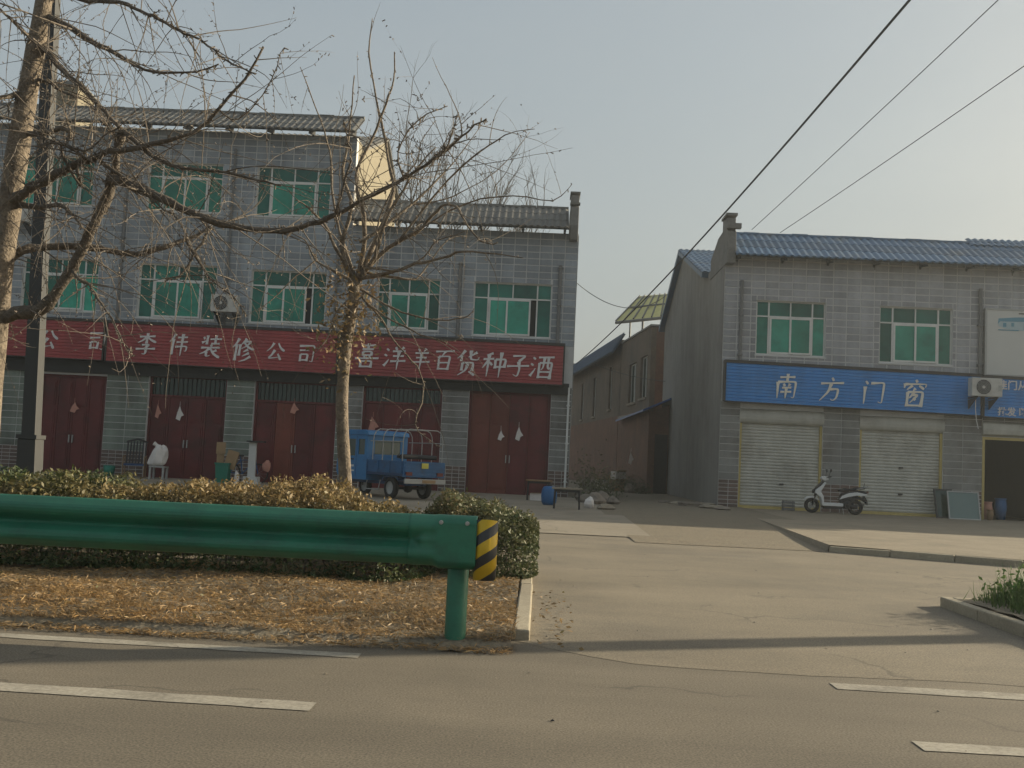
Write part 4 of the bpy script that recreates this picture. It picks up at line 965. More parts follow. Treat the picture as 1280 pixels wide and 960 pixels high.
# local frame: x forward, y left, z up; rear axle at x = 0
def T(name, mb, m, par=tk, bevel=0.0, smooth=False): return obj(name, mb, m, par, local=True, bevel=bevel, smooth=smooth)
cw = .62
T('chassis', MB().box(-.35, 2.2, -.30, -.22, .34, .42).box(-.35, 2.2, .22, .30, .34, .42).box(-.3, -.22, -.22, .22, .34, .42).box(.9, .98, -.22, .22, .34, .42), 'trike_dark')
T('axle', MB().tube([(0, -.5, .27), (0, .5, .27)], .035, 8).lathe([(0, -.12), (.10, -.07), (.12, 0), (.10, .07), (0, .12)], 12, 'y', (0, 0, .27)), 'black_plastic')
def wheel(x, y, r, w, par=tk, hub='galv'):
    ty = T('wheel', MB().lathe([(r * .62, -w / 2), (r * .86, -w / 2), (r * .97, -w * .36), (r, -w * .1), (r, w * .1), (r * .97, w * .36), (r * .86, w / 2), (r * .62, w / 2), (r * .62, -w / 2)], 26, 'y', (x, y, r)), 'rubber', par, smooth=True)
    T('rim', MB().lathe([(0, -w * .22), (r * .22, -w * .26), (r * .30, -w * .12), (r * .5, -w * .18), (r * .63, -w * .42), (r * .63, w * .42), (r * .5, w * .18), (r * .22, w * .26), (0, w * .22)], 22, 'y', (x, y, r)), hub, ty, smooth=True)
    return ty
wheel(0, .5, .27, .13); wheel(0, -.5, .27, .13); wheel(1.95, 0, .25, .11)
for s in (1, -1): T('mudguard', MB().prism([(-.36, .50), (-.30, .56), (.30, .56), (.38, .48), (.40, .42), (.34, .46), (.28, .53), (-.28, .53), (-.33, .46)], s * .42 - .09, s * .42 + .12, 'y'), 'trike_dark')
bed = T('cargo_bed', MB().box(-.62, .98, -cw, cw, .58, .64), 'trike_dark')
def side(y, s):
    mb = MB().box(-.62, .98, y - .015, y + .015, .641, .94)
    for z in (.66, .74, .82, .90): mb.box(-.60, .96, y + s * .0155, y + s * .032, z, z + .045)
    for x in (-.60, -.1, .42, .93): mb.box(x - .02, x + .02, y + s * .0325, y + s * .045, .65, .935)
    return mb
T('side_board', side(cw, 1), 'bed_blue'); T('side_board', side(-cw, -1), 'bed_blue')
tgm = MB().box(-.66, -.621, -cw, cw, .56, .94)
for z in (.60, .69, .78, .89): tgm.box(-.68, -.6605, -cw + .04, cw - .04, z, z + .045)
tg = T('tailgate', tgm, 'bed_blue')
T('number_plate', MB().box(-.695, -.681, -.10, .10, .78, .91), 'plate_yellow', tg)
T('tail_light', MB().box(-.70, -.666, .38, .56, .60, .68), 'tail_red', tg); T('tail_light', MB().box(-.70, -.666, -.56, -.38, .60, .68), 'tail_red', tg)
T('bumper', MB().box(-.74, -.69, -cw, cw, .40, .52), 'galv', tg, bevel=.01)
T('bumper_panel', MB().box(-.748, -.7405, -.30, .10, .42, .50), 'cardboard', tg)
T('rolled_tarp', MB().tube([(-.45, -.5, 1.05), (-.3, 0, 1.06), (-.35, .5, 1.05)], .06, 7).tube([(.8, -.55, 1.04), (.2, .2, 1.05), (-.5, .55, 1.04)], .045, 7), 'black_plastic', bed)
for x in (-.56, -.12, .32, .76):
    pts = [(x, -cw + .02, .66)] + [(x, -cw + .02 + dx, z) for dx, z in ((0, 1.45), (.02, 1.58), (.08, 1.68), (.18, 1.73))] + [(x, cw - .02 - dx, z) for dx, z in ((.18, 1.73), (.08, 1.68), (.02, 1.58), (0, 1.45))] + [(x, cw - .02, .66)]
    T('hoop', MB().tube(pts, .013, 6), 'galv')
T('hoop_rail', MB().tube([(-.56, cw - .03, 1.42), (.90, cw - .03, 1.42)], .012, 5), 'galv'); T('hoop_rail', MB().tube([(-.56, -cw + .03, 1.42), (.90, -cw + .03, 1.42)], .012, 5), 'galv')
# cab: open shell of panels with window openings
def cab_side(y, t):
    holes = [(1.12, 1.42, 1.06, 1.46), (1.56, 2.0, 1.02, 1.46)]
    return wall_with_holes(1.0, 2.08, .42, 1.56, y - t, y + t, holes)
cb = T('cab', cab_side(cw - .02, .02), 'trike_blue')
T('cab_side', cab_side(-cw + .02, .02), 'trike_blue')
mbk = wall_with_holes(-cw + .04, cw - .04, .42, 1.56, 1.0, 1.03, [(-.40, .40, 1.08, 1.44)]); mbk.v = [(v[1], v[0], v[2]) for v in mbk.v]
T('cab_back', mbk, 'trike_blue')
T('cab_roof', MB().prism([(.94, 1.56), (2.08, 1.56), (2.18, 1.575), (2.10, 1.65), (1.9, 1.70), (1.15, 1.70), (.98, 1.66)], -cw - .02, cw + .02, 'y'), 'trike_blue', bevel=.015)
T('cab_front', MB().prism([(2.08, .45), (2.42, .50), (2.50, .62), (2.48, .92), (2.36, 1.02), (2.30, 1.02), (2.40, .9), (2.40, .66), (2.08, .6)], -cw + .02, cw - .02, 'y'), 'trike_blue', bevel=.01)
T('front_pillar', MB().tube([(2.34, cw - .05, 1.0), (2.10, cw - .05, 1.57)], .03, 6).tube([(2.34, -cw + .05, 1.0), (2.10, -cw + .05, 1.57)], .03, 6), 'trike_blue')
T('windscreen', MB().add([(2.35, -cw + .08, 1.01), (2.35, cw - .08, 1.01), (2.12, cw - .08, 1.55), (2.12, -cw + .08, 1.55)], [(0, 1, 2, 3)]), 'glass_dark')
for s in (1, -1):
    y = s * (cw - .02)
    for (a, b, c, d) in ((1.12, 1.42, 1.06, 1.46), (1.56, 2.0, 1.02, 1.46)): T('side_window', MB().box(a, b, y - .004, y + .004, c, d), 'glass_dark', cb)
    T('door_handle', MB().box(1.62, 1.74, y + s * .021, y + s * .035, .92, .95), 'black_plastic', cb)
    T('door_seam', MB().box(1.49, 1.505, y + s * .0202, y + s * .0235, .50, 1.54), 'trike_dark', cb)
    T('decal', MB().box(1.60, 1.80, y + s * .0202, y + s * .022, .74, .79), 'white_paint', cb); T('decal', MB().box(1.58, 1.76, y + s * .0202, y + s * .022, .62, .66), 'white_paint', cb)
T('rear_window', MB().box(1.012, 1.018, -.40, .40, 1.08, 1.44), 'glass_dark', cb)
T('seat', MB().box(1.15, 1.6, -.45, .45, .6, .72).box(1.12, 1.2, -.45, .45, .72, 1.1), 'black_plastic', bevel=.03)
T('handlebar', MB().tube([(2.0, -.32, 1.02), (2.08, 0, 1.0), (2.0, .32, 1.02)], .016, 6).tube([(2.08, 0, 1.0), (1.97, 0, .5)], .022, 6), 'black_plastic')
T('fork', MB().tube([(1.98, .09, .62), (1.95, .09, .25)], .02, 6).tube([(1.98, -.09, .62), (1.95, -.09, .25)], .02, 6), 'black_plastic')
T('side_step', MB().tube([(.5, .5, .45), (.5, .56, .2), (1.1, .56, .2), (1.1, .5, .45)], .014, 6), 'galv')

# ---------------------------------------------------------------- scooter
sc = thing('scooter', 'white and dark step-through scooter on its stand before the shutters', 'scooter', (8.62, 30.3, .113), R(176))
def Sx(name, mb, m, par=sc, bevel=0.0, smooth=False): return obj(name, mb, m, par, local=True, bevel=bevel, smooth=smooth)
def swheel(x, r):
    ty = Sx('wheel', MB().lathe([(r * .56, -.05), (r * .9, -.06), (r, -.02), (r, .02), (r * .9, .06), (r * .56, .05), (r * .56, -.05)], 26, 'y', (x, 0, r)), 'rubber', sc, smooth=True)
    sp = MB().lathe([(0, -.05), (.05, -.05), (.05, .05), (0, .05)], 12, 'y', (x, 0, r))
    for k in range(5):
        t = 2 * math.pi * k / 5; sp.tube([(x, 0, r), (x + r * .68 * math.cos(t), 0, r + r * .68 * math.sin(t))], .018, 5)
    Sx('rim', sp, 'galv', ty)
swheel(.62, .215); swheel(-.60, .215)
Sx('front_mudguard', MB().prism([(.40, .36), (.46, .44), (.60, .49), (.76, .46), (.86, .36), (.78, .40), (.62, .435), (.50, .39)], -.065, .065, 'y'), 'white_paint', bevel=.01)
Sx('fork', MB().tube([(.62, .08, .215), (.50, .07, .62)], .02, 6).tube([(.62, -.08, .215), (.50, -.07, .62)], .02, 6), 'black_plastic')
Sx('front_shield', MB().prism([(.30, .30), (.36, .30), (.40, .45), (.56, .58), (.55, .66), (.40, .78), (.30, .90), (.25, .88), (.34, .72), (.40, .62), (.32, .50)], -.17, .17, 'y'), 'white_paint', bevel=.02)
Sx('shield_panel', MB().prism([(.60, .56), (.62, .62), (.46, .80), (.33, .93), (.30, .905), (.405, .785), (.555, .662), (.565, .585)], -.11, .11, 'y'), 'black_plastic', bevel=.01)
Sx('headlight', MB().lathe([(0, .0), (.05, .01), (.07, .04), (.06, .10)], 14, 'x', (.26, 0, 1.0)), 'white_paint', smooth=True)
Sx('handlebar_cover', MB().prism([(.18, .96), (.30, .93), (.40, 1.0), (.34, 1.07), (.20, 1.06)], -.13, .13, 'y'), 'white_paint', bevel=.02)
Sx('handlebar', MB().tube([(.16, -.34, 1.06), (.24, -.15, 1.03), (.24, .15, 1.03), (.16, .34, 1.06)], .015, 6), 'black_plastic')
for s in (-1, 1):
    mr = Sx('mirror', MB().tube([(.20, s * .22, 1.05), (.17, s * .27, 1.20)], .008, 5), 'black_plastic')
    Sx('mirror_glass', MB().cbox((.16, s * .30, 1.23), (.03, .12, .08)), 'black_plastic', mr, bevel=.01)
Sx('floorboard', MB().prism([(-.22, .22), (.34, .22), (.38, .30), (.30, .315), (-.20, .315), (-.28, .30)], -.17, .17, 'y'), 'white_paint', bevel=.015)
Sx('underbody', MB().prism([(-.55, .16), (.28, .14), (.32, .215), (-.22, .215), (-.30, .40), (-.50, .40)], -.12, .12, 'y'), 'black_plastic')
Sx('rear_body', MB().prism([(-.16, .32), (-.14, .46), (-.22, .60), (-.45, .66), (-.78, .70), (-.92, .66), (-.86, .58), (-.62, .54), (-.44, .46), (-.30, .32)], -.135, .135, 'y'), 'black_plastic', bevel=.02)
for s in (-1, 1): Sx('side_fairing', MB().prism([(-.12, .42), (-.20, .53), (-.40, .62), (-.62, .65), (-.90, .60), (-.84, .555), (-.60, .555), (-.36, .50)], s * .145 - .012, s * .145 + .012, 'y'), 'white_paint', bevel=.006)
Sx('seat', MB().prism([(-.14, .63), (-.12, .70), (-.30, .745), (-.48, .745), (-.62, .79), (-.84, .80), (-.86, .75), (-.60, .705)], -.12, .12, 'y'), 'black_plastic', bevel=.03)
Sx('grab_rail', MB().tube([(-.60, -.14, .73), (-.88, -.13, .80), (-.95, 0, .82), (-.88, .13, .80), (-.60, .14, .73)], .013, 6), 'galv')
mr = Sx('rear_mirror', MB().tube([(-.80, .12, .80), (-.82, .14, .92)], .008, 5), 'black_plastic')
Sx('tail_light', MB().cbox((-.93, 0, .66), (.03, .16, .06)), 'tail_red')
Sx('rear_mudguard', MB().prism([(-.84, .55), (-.92, .42), (-.94, .30), (-.90, .30), (-.88, .42), (-.80, .53)], -.06, .06, 'y'), 'black_plastic')
Sx('engine', MB().lathe([(0, -.10), (.11, -.08), (.13, 0), (.11, .08), (0, .10)], 14, 'y', (-.34, .10, .28)).tube([(-.34, .12, .26), (-.62, .13, .22)], .05, 8), 'black_plastic')
Sx('rear_cover', MB().prism([(-.36, .20), (-.40, .50), (-.60, .54), (-.84, .50), (-.90, .34), (-.78, .42), (-.60, .46), (-.50, .30), (-.52, .18)], -.10, .10, 'y'), 'black_plastic', bevel=.015)
Sx('exhaust', MB().tube([(-.3, -.14, .22), (-.5, -.16, .22), (-.88, -.16, .30)], [.02, .045, .05], 8), 'galv')
Sx('stand', MB().tube([(-.22, .10, .22), (-.25, .15, 0.0)], .012, 5).tube([(-.22, -.10, .22), (-.25, -.15, 0.0)], .012, 5), 'galv')

# ---------------------------------------------------------------- small things on the forecourt
def bench(label, x, y, z, w, d, h, rz, top='wood', leg='black_plastic'):
    b = thing('table', label, 'table', (x, y, z), rz)
    obj('table_top', MB().box(-w / 2, w / 2, -d / 2, d / 2, h - .04, h), top, b, local=True, bevel=.006)
    obj('apron', MB().box(-w / 2 + .06, w / 2 - .06, -d / 2 + .05, -d / 2 + .07, h - .10, h - .041).box(-w / 2 + .06, w / 2 - .06, d / 2 - .07, d / 2 - .05, h - .10, h - .041), leg, b, local=True)
    for sx in (-1, 1):
        for sy in (-1, 1): obj('leg', MB().tube([(sx * (w / 2 - .06), sy * (d / 2 - .06), 0), (sx * (w / 2 - .075), sy * (d / 2 - .07), h - .04)], .022, 6), leg, b, local=True)
    return b
bench('low table with pale top standing out on the concrete by the lane', .78, 24.9, .112, .72, .36, .50, R(-3), 'concrete')
bench('dark low table close to the rightmost red doors', .12, 29.2, .12, .74, .4, .58, R(2), 'wood')
dr = thing('water_drum', 'small round blue plastic drum between the two low tables', 'drum', (.38, 26.6, .12))
obj('body', MB().lathe([(0, .0), (.15, .0), (.19, .08), (.205, .22), (.19, .38), (.15, .46), (.06, .48), (0, .48)], 18), 'drum_blue', dr, smooth=True, local=True)
obj('lid', MB().lathe([(.07, .475), (.07, .52), (0, .525)], 12), 'black_plastic', dr, local=True)
bx = thing('paper_box', 'pale box lying under the dark table by the red doors', 'box', (.05, 29.2, .12)); obj('carton', MB().cbox((0, 0, .10), (.34, .22, .2)), 'cloth_white', bx, local=True, bevel=.01); obj('flap', MB().cbox((0, -.10, .215), (.3, .12, .01)), 'cardboard', bx, local=True)
def stone(label, x, y, z, s, m='rubble', cat='stone', name='stone', grp=None):
    bm = bmesh.new(); bmesh.ops.create_icosphere(bm, subdivisions=2, radius=1)
    sd = rnd.random() * 10
    for v in bm.verts:
        n = 1 + .22 * math.sin(3 * v.co.x + sd) * math.cos(2.6 * v.co.y + sd) + .12 * math.sin(5 * v.co.z + sd * 2) + rnd.uniform(-.07, .07)
        v.co = Vector((v.co.x * s[0] * n, v.co.y * s[1] * n, max(v.co.z, -.55) * s[2] * n + s[2] * .5))
    me = bpy.data.meshes.new(name); bm.to_mesh(me); bm.free(); me.materials.append(M[m])
    o = bpy.data.objects.new(name, me); link(o); o.location = (x, y, z); o.rotation_euler = (0, 0, rnd.uniform(0, 6)); return tag(o, label, cat, grp)
stone('pale rounded sack lump right beside the blue drum', 1.38, 26.0, .11, (.14, .12, .20), 'cloth_white', 'sack', 'sack')
stone('flat pale stone on the ground just right of the low table', 1.75, 25.6, .11, (.24, .16, .09), 'concrete', 'stone', 'stone')
PL = ['nearest', 'second nearest', 'third nearest', 'fourth nearest', 'fifth nearest', 'sixth nearest', 'seventh nearest', 'farthest']
def heap(pts, what, where, grp, flat, ms):
    pts = sorted(pts, key=lambda q: q[1])
    for i, (x, y, s) in enumerate(pts):
        nm = PL[-1] if i == len(pts) - 1 else PL[i]
        stone('%s %s, %s to the road' % (what, where, nm) if nm != 'farthest' else '%s %s, farthest from the road' % (what, where), x, y, .12, (s, s * .85, s * flat), ms[i % len(ms)], 'rubble', 'rubble_lump', grp)
heap([(1.45, 29.5, .22), (1.7, 28.7, .28), (1.9, 30.2, .3), (2.2, 29.2, .2), (1.5, 31.0, .3), (2.0, 32.0, .25), (1.6, 33.5, .35), (2.2, 34.2, .3)], 'dark rubble lump', 'at the shop house corner by the lane', 'rubble heap at the house corner', .7, ['rubble'])
heap([(4.5, 30.5, .35), (4.9, 29.6, .3), (5.2, 28.9, .26), (4.3, 31.6, .25), (5.1, 31.0, .3), (4.0, 32.5, .22), (5.25, 29.9, .24)], 'flat broken slab', 'beside the corner house wall', 'broken slabs beside the corner house', .28, ['rubble', 'concrete', 'concrete'])
heap([(3.6, 47, .4), (3.2, 46.5, .35), (2.7, 47.5, .4), (4.1, 45.5, .35), (3.9, 42.5, .3), (2.4, 49, .4)], 'dark scrap lump', 'at the foot of the shed wall', 'scrap along the shed wall', .8, ['rubble'])
for i, (x, y, z, w, a, lab) in enumerate([(3.5, 44.6, .12, .55, .3, 'large carton at the bottom of the pile in the lane'), (3.0, 45.0, .12, .7, -.2, 'wide pale carton left of the pile in the lane'), (3.55, 44.7, .64, .5, .5, 'tilted pinkish carton on top of the pile in the lane')]):
    c = thing('carton', lab, 'box', (x, y, z), a, 'cartons piled in the lane')
    obj('carton_body', MB().box(-w / 2, w / 2, -.2, .2, 0, .5 if i < 2 else .34), 'cloth_white' if i else 'cardboard', c, local=True)
    obj('flap', MB().cbox((0, -.26, .5 if i < 2 else .36), (w * .9, .2, .012), Matrix.Rotation(R(-25), 3, 'X')), 'cardboard', c, local=True)
# stuff along the doors of the tall house
ch = thing('armchair', 'dark slatted armchair against the pillar of the tall house', 'chair', (-12.35, 31.9, .13), R(15))
obj('seat', MB().box(-.30, .30, -.28, .28, .38, .44), 'trike_dark', ch, local=True)
bk = MB()
for i in range(7): bk.cbox((-.27 + .09 * i, .30, .78), (.045, .03, .72), Matrix.Rotation(R(-12), 3, 'X'))
obj('backrest', bk, 'black_plastic', ch, local=True); obj('top_rail', MB().tube([(-.32, .37, 1.10), (0, .40, 1.2), (.32, .37, 1.10)], .03, 6), 'black_plastic', ch, local=True)
for sx in (-1, 1):
    obj('armrest', MB().tube([(sx * .31, -.28, .64), (sx * .31, .28, .68)], .022, 6), 'wood', ch, local=True)
    for sy in (-1, 1): obj('leg', MB().tube([(sx * .31, sy * .27, 0), (sx * .31, sy * .27, .64)], .02, 6), 'wood', ch, local=True)
st = thing('stool', 'low pale stool carrying the white sack by the doors', 'stool', (-11.52, 31.7, .13))
obj('stool_top', MB().box(-.24, .24, -.2, .2, .36, .40), 'galv', st, local=True)
for sx in (-1, 1):
    for sy in (-1, 1): obj('leg', MB().box(sx * .2 - .03, sx * .2 + .03, sy * .16 - .03, sy * .16 + .03, 0, .36), 'galv', st, local=True)
sk = bmesh.new(); bmesh.ops.create_uvsphere(sk, u_segments=18, v_segments=14, radius=1)
for v in sk.verts:
    z = v.co.z; q = math.sqrt(max(0, 1 - z * z)) or 1e-3; rr = (1 - abs(z) ** 5) ** .5 / q; an = math.atan2(v.co.y, v.co.x); k = (.25 - .05 * z) * rr * (1 + .09 * math.sin(3 * an + 2.5 * z) + .05 * math.sin(7 * an - 3 * z)); v.co = Vector((v.co.x * k * 1.05 + .05 * z, v.co.y * k * .8, .30 + z * .32 + .05 * math.sin(3 * an) * (z > .3)))
me = bpy.data.meshes.new('sack'); sk.to_mesh(me); sk.free(); me.materials.append(M['cloth_white'])
so_ = thing('sack', 'lumpy white woven sack standing on the stool', 'sack', (-11.55, 31.7, .53)); obj('sack_body', me, None, so_, local=True); obj('sack_tie', MB().tube([(-.02, -.02, .56), (-.08, -.03, .64), (-.16, -.04, .69)], [.10, .05, .07], 7), 'cloth_white', so_, local=True)
bk_ = thing('plastic_bucket', 'small green bucket at the left foot of the pillar', 'bucket', (-13.25, 32.2, .13)); obj('bucket_body', MB().lathe([(0, 0), (.14, 0), (.18, .34), (.165, .34), (.13, .03), (0, .03)], 18), 'bin_green', bk_, smooth=True, local=True); obj('handle', MB().tube([(-.17, 0, .33), (-.12, .02, .42), (0, .03, .46), (.12, .02, .42), (.17, 0, .33)], .008, 5), 'galv', bk_, local=True)
gb_ = thing('rubbish_bin', 'teal green square bin with cardboard sticking out', 'bin', (-9.44, 31.4, .13))
obj('bin_body', MB().add([(-.17, -.15, 0), (.17, -.15, 0), (.17, .15, 0), (-.17, .15, 0), (-.2, -.18, .58), (.2, -.18, .58), (.2, .18, .58), (-.2, .18, .58)], [(3, 2, 1, 0), (0, 1, 5, 4), (1, 2, 6, 5), (2, 3, 7, 6), (3, 0, 4, 7)]), 'bin_green', gb_, local=True)
obj('rim', MB().box(-.22, .22, -.20, -.17, .55, .60).box(-.22, .22, .17, .20, .55, .60).box(-.22, -.19, -.17, .17, .55, .60).box(.19, .22, -.17, .17, .55, .60), 'bin_green', gb_, local=True)
cd = thing('cardboard_sheet', 'large tilted brown cardboard sheet in the teal bin', 'cardboard', (-9.28, 31.42, .55)); obj('sheet', MB().cbox((.06, 0, .28), (.34, .02, .56), Matrix.Rotation(R(14), 3, 'Y')), 'cardboard', cd, local=True); obj('fold', MB().cbox((.10, .05, .28), (.26, .015, .5), Matrix.Rotation(R(14), 3, 'Y')), 'cardboard', cd, local=True)
cd = thing('cardboard_sheet', 'smaller brown cardboard square propped above the teal bin', 'cardboard', (-9.56, 31.5, .55)); obj('sheet', MB().cbox((-.02, 0, .62), (.28, .02, .36)), 'cardboard', cd, local=True); obj('fold', MB().cbox((-.03, .03, .22), (.22, .015, .46)), 'cardboard', cd, local=True)
wb_ = thing('bicycle', 'dark bicycle leaning between the pillar and the red door', 'bicycle', (-9.0, 32.1, .13), R(8))
for x in (-.42, .42):
    pts = [(x + .30 * math.cos(t), 0, .30 + .30 * math.sin(t)) for t in [2 * math.pi * k / 22 for k in range(23)]]
    w_ = obj('wheel', MB().tube(pts, .022, 6), 'rubber', wb_, local=True)
    spk = MB()
    for k in range(10): spk.tube([(x, 0, .3), (x + .29 * math.cos(.63 * k), 0, .3 + .29 * math.sin(.63 * k))], .003, 3)
    obj('spokes', spk, 'galv', w_, local=True)
obj('frame', MB().tube([(-.42, 0, .3), (-.05, 0, .28), (.32, 0, .72), (-.12, 0, .70), (-.42, 0, .3)], .016, 6).tube([(-.05, 0, .28), (-.14, 0, .82)], .016, 6).tube([(.42, 0, .3), (.30, 0, .85)], .016, 6), 'drum_blue', wb_, local=True)
obj('handlebar', MB().tube([(.16, -.24, .90), (.30, -.1, .92), (.30, .1, .92), (.16, .24, .90)], .012, 6), 'steel', wb_, local=True); obj('saddle', MB().cbox((-.15, 0, .84), (.24, .14, .06)), 'black_plastic', wb_, local=True, bevel=.02)
bd = thing('display_stand', 'narrow white upright panel stand with a flat top by the brown door', 'stand', (-8.62, 31.6, .13))
obj('panel', MB().box(-.12, .10, -.05, .05, .22, 1.26), 'board_white', bd, local=True); obj('foot', MB().box(-.22, .22, -.16, .16, .06, .22).box(-.26, .26, -.2, .2, 0, .06), 'board_white', bd, local=True); obj('top_shelf', MB().box(-.18, .34, -.16, .16, 1.262, 1.31), 'black_plastic', bd, local=True)
stone('reddish bundle hanging beside the white panel stand', -8.25, 31.8, .55, (.13, .1, .22), 'cloth_pink', 'bundle', 'bundle')
stone('small white bag on the ground left of the panel stand', -8.98, 31.3, .13, (.1, .08, .25), 'cloth_white', 'bag', 'bag')
def hanging(label, x, z, h, w, m, y=YL + .10):
    t = thing('paper_charm', label, 'ornament', (x, y, z - h))
    mb = MB(); n = 6
    q = rnd.uniform(-.12, .12); pts = [(q * w, h), (.20 * w, h * .66), (.50 * w, h * .38), (.22 * w, h * .30), (.08 * w, 0), (-.36 * w, h * .12), (-.22 * w, h * .55)]
    mb.prism(pts, -.03, -.008, 'y'); obj('paper', mb, m, t, local=True)
    obj('string', MB().tube([(0, -.02, h - .01), (0, -.012, h + .14)], .006, 4), m, t, local=True)
hanging('white folded paper charm, left one of the pair on the left red doors', -12.18, 2.48, .46, .24, 'cloth_pink')
hanging('white folded paper charm, right one of the pair on the left red doors', -11.48, 2.46, .48, .30, 'cloth_white')
hanging('white folded paper charm, left one on the brown and red doors by the lane', -1.15, 2.16, .34, .26, 'cloth_white')
hanging('white folded paper charm, right one on the brown and red doors by the lane', -.58, 2.30, .46, .30, 'cloth_white')
hanging('pink paper lantern hanging before the door behind the tree trunk', -7.75, 2.72, .36, .34, 'cloth_pink', YL - .1)
hanging('orange paper lantern hanging above the tricycle cab', -5.22, 2.40, .52, .40, 'cloth_pink', YL - .05)
hanging('pale paper note on the leftmost visible red door', -14.9, 2.42, .34, .36, 'cloth_pink')
hanging('pale paper charm on the orange shed wall in the lane', 4.28, 1.9, .6, .3, 'cloth_white', 47.2)
# leaning window sashes by the open shop
gs = thing('window_sash', 'glazed window sash leaning on the pillar beside the open shop', 'window sash', (12.52, 30.75, .113), R(-4))
tilt = Matrix.Rotation(R(-17), 4, 'X')
def lean(mb): mb.v = [tuple(tilt @ Vector(v)) for v in mb.v]; return mb
obj('frame', lean(MB().box(-.42, .48, 0, .05, 0, .035).box(-.42, .48, 0, .05, .815, .85).box(-.42, -.385, 0, .05, .035, .815).box(.445, .48, 0, .05, .035, .815)), 'galv', gs, local=True)
obj('pane', lean(MB().box(-.39, .45, .018, .028, .03, .82)), 'glass_sheet', gs, local=True)
gs = thing('window_sash', 'dark green glazed sash leaning behind the paler sash', 'window sash', (12.12, 31.0, .113), R(3))
obj('frame', lean(MB().box(-.30, .26, 0, .04, 0, .05).box(-.30, .26, 0, .04, .84, .89).box(-.30, -.25, 0, .04, .05, .84).box(.21, .26, 0, .04, .05, .84)), 'pole_dark', gs, local=True); obj('pane', lean(MB().box(-.26, .22, .012, .022, .04, .85)), 'glass_dark', gs, local=True)
cr = thing('crate', 'small dark open crate on the paving before the first shutter', 'crate', (7.5, 31.05, .113))
m_ = MB()
for z in (.02, .12, .22): m_.box(-.17, .17, -.12, -.105, z, z + .06).box(-.17, .17, .105, .12, z, z + .06).box(-.17, -.155, -.104, .104, z, z + .06).box(.155, .17, -.104, .104, z, z + .06)
obj('slats', m_, 'pipe_grey', cr, local=True)
for sx in (-1, 1):
    for sy in (-1, 1): obj('corner_post', MB().box(sx * .145 - .012, sx * .145 + .012, sy * .095 - .0095, sy * .095 + .0095, 0, .3), 'pipe_grey', cr, local=True)
for (x, y, h, r, m, lab) in ((13.75, 32.1, .5, .16, 'cloth_pink', 'reddish pot just inside the open shop'), (14.25, 32.3, .62, .18, 'drum_blue', 'bluish tub standing inside the open shop'), (13.5, 31.3, .28, .10, 'wood', 'small brown pot at the sill of the open shop')):
    t = thing('pot', lab, 'pot', (x, y, .113)); obj('pot_body', MB().lathe([(0, 0), (r * .7, 0), (r, h * .6), (r * .85, h), (r * .75, h), (r * .8, h * .6), (0, .05)], 16), m, t, smooth=True, local=True); obj('rim', MB().lathe([(r * .7, h - .01), (r * .95, h - .01), (r * .95, h + .03), (r * .7, h + .03)], 16), m, t, local=True)

# ---------------------------------------------------------------- poles and cables
def utility_pole(label, x, y, h):
    p = thing('utility_pole', label, 'utility pole', (x, y, 0))
    obj('shaft', MB().lathe([(.205, -.3), (.20, 0), (.135, h), (0, h + .01)], 16), 'pole_concrete', p, smooth=True, local=True)
    obj('crossarm', MB().box(-.75, .75, -.05, .05, h - .7, h - .6), 'galv', p, local=True)
    for sx in (-.65, 0, .65): obj('insulator', MB().lathe([(.02, h - .6), (.05, h - .55), (.03, h - .5), (.05, h - .45), (0, h - .4)], 10, 'z', (sx, 0, 0)), 'frame_white', p, local=True)
utility_pole('grey concrete utility pole standing on the grass verge beyond the right edge', 12.6, 11.7, 10.0)
utility_pole('grey concrete utility pole across the road carrying the thick cable', 9.13, -6.0, 14.0)
utility_pole('grey concrete utility pole across the road carrying the two thin cables', 12.85, -6.0, 15.0)
def cable(label, a, b, sag, r=.012, n=24):
    a, b = Vector(a), Vector(b)
    pts = [a.lerp(b, i / n) - Vector((0, 0, sag * 4 * (i / n) * (1 - i / n))) for i in range(n + 1)]
    return tag(obj('cable', MB().tube(pts, r, 5), 'cable_black'), label, 'cable', 'overhead cables')
cable('thick black service cable running from the lane up to the top right', (2.08, 60, 7.0), (9.13, -6, 13.4), 1.1, .026)
cable('thin cable rising from the corner house roof, left one of the two', (6.42, 32.2, 8.75), (12.5, -6, 14.4), .25, .010)
cable('thin cable rising from the corner house roof, right one of the two', (7.30, 32.2, 8.69), (13.2, -6, 11.4), .25, .010)
cable('thin slack wire strung across the lane between the two corner roofs', (1.05, 33.1, 7.0), (5.48, 44.9, 8.82), .75, .012)
cable('pale thin wire crossing the lane below the terrace canopy', (2.9, 58, 6.9), (5.5, 45.5, 5.0), .15, .015)
cable('thin wire looping below the 喜洋羊百货种子酒 sign', (-5.4, 32.6, 3.66), (.2, 32.6, 3.62), .12, .008)
utility_poles_done = True

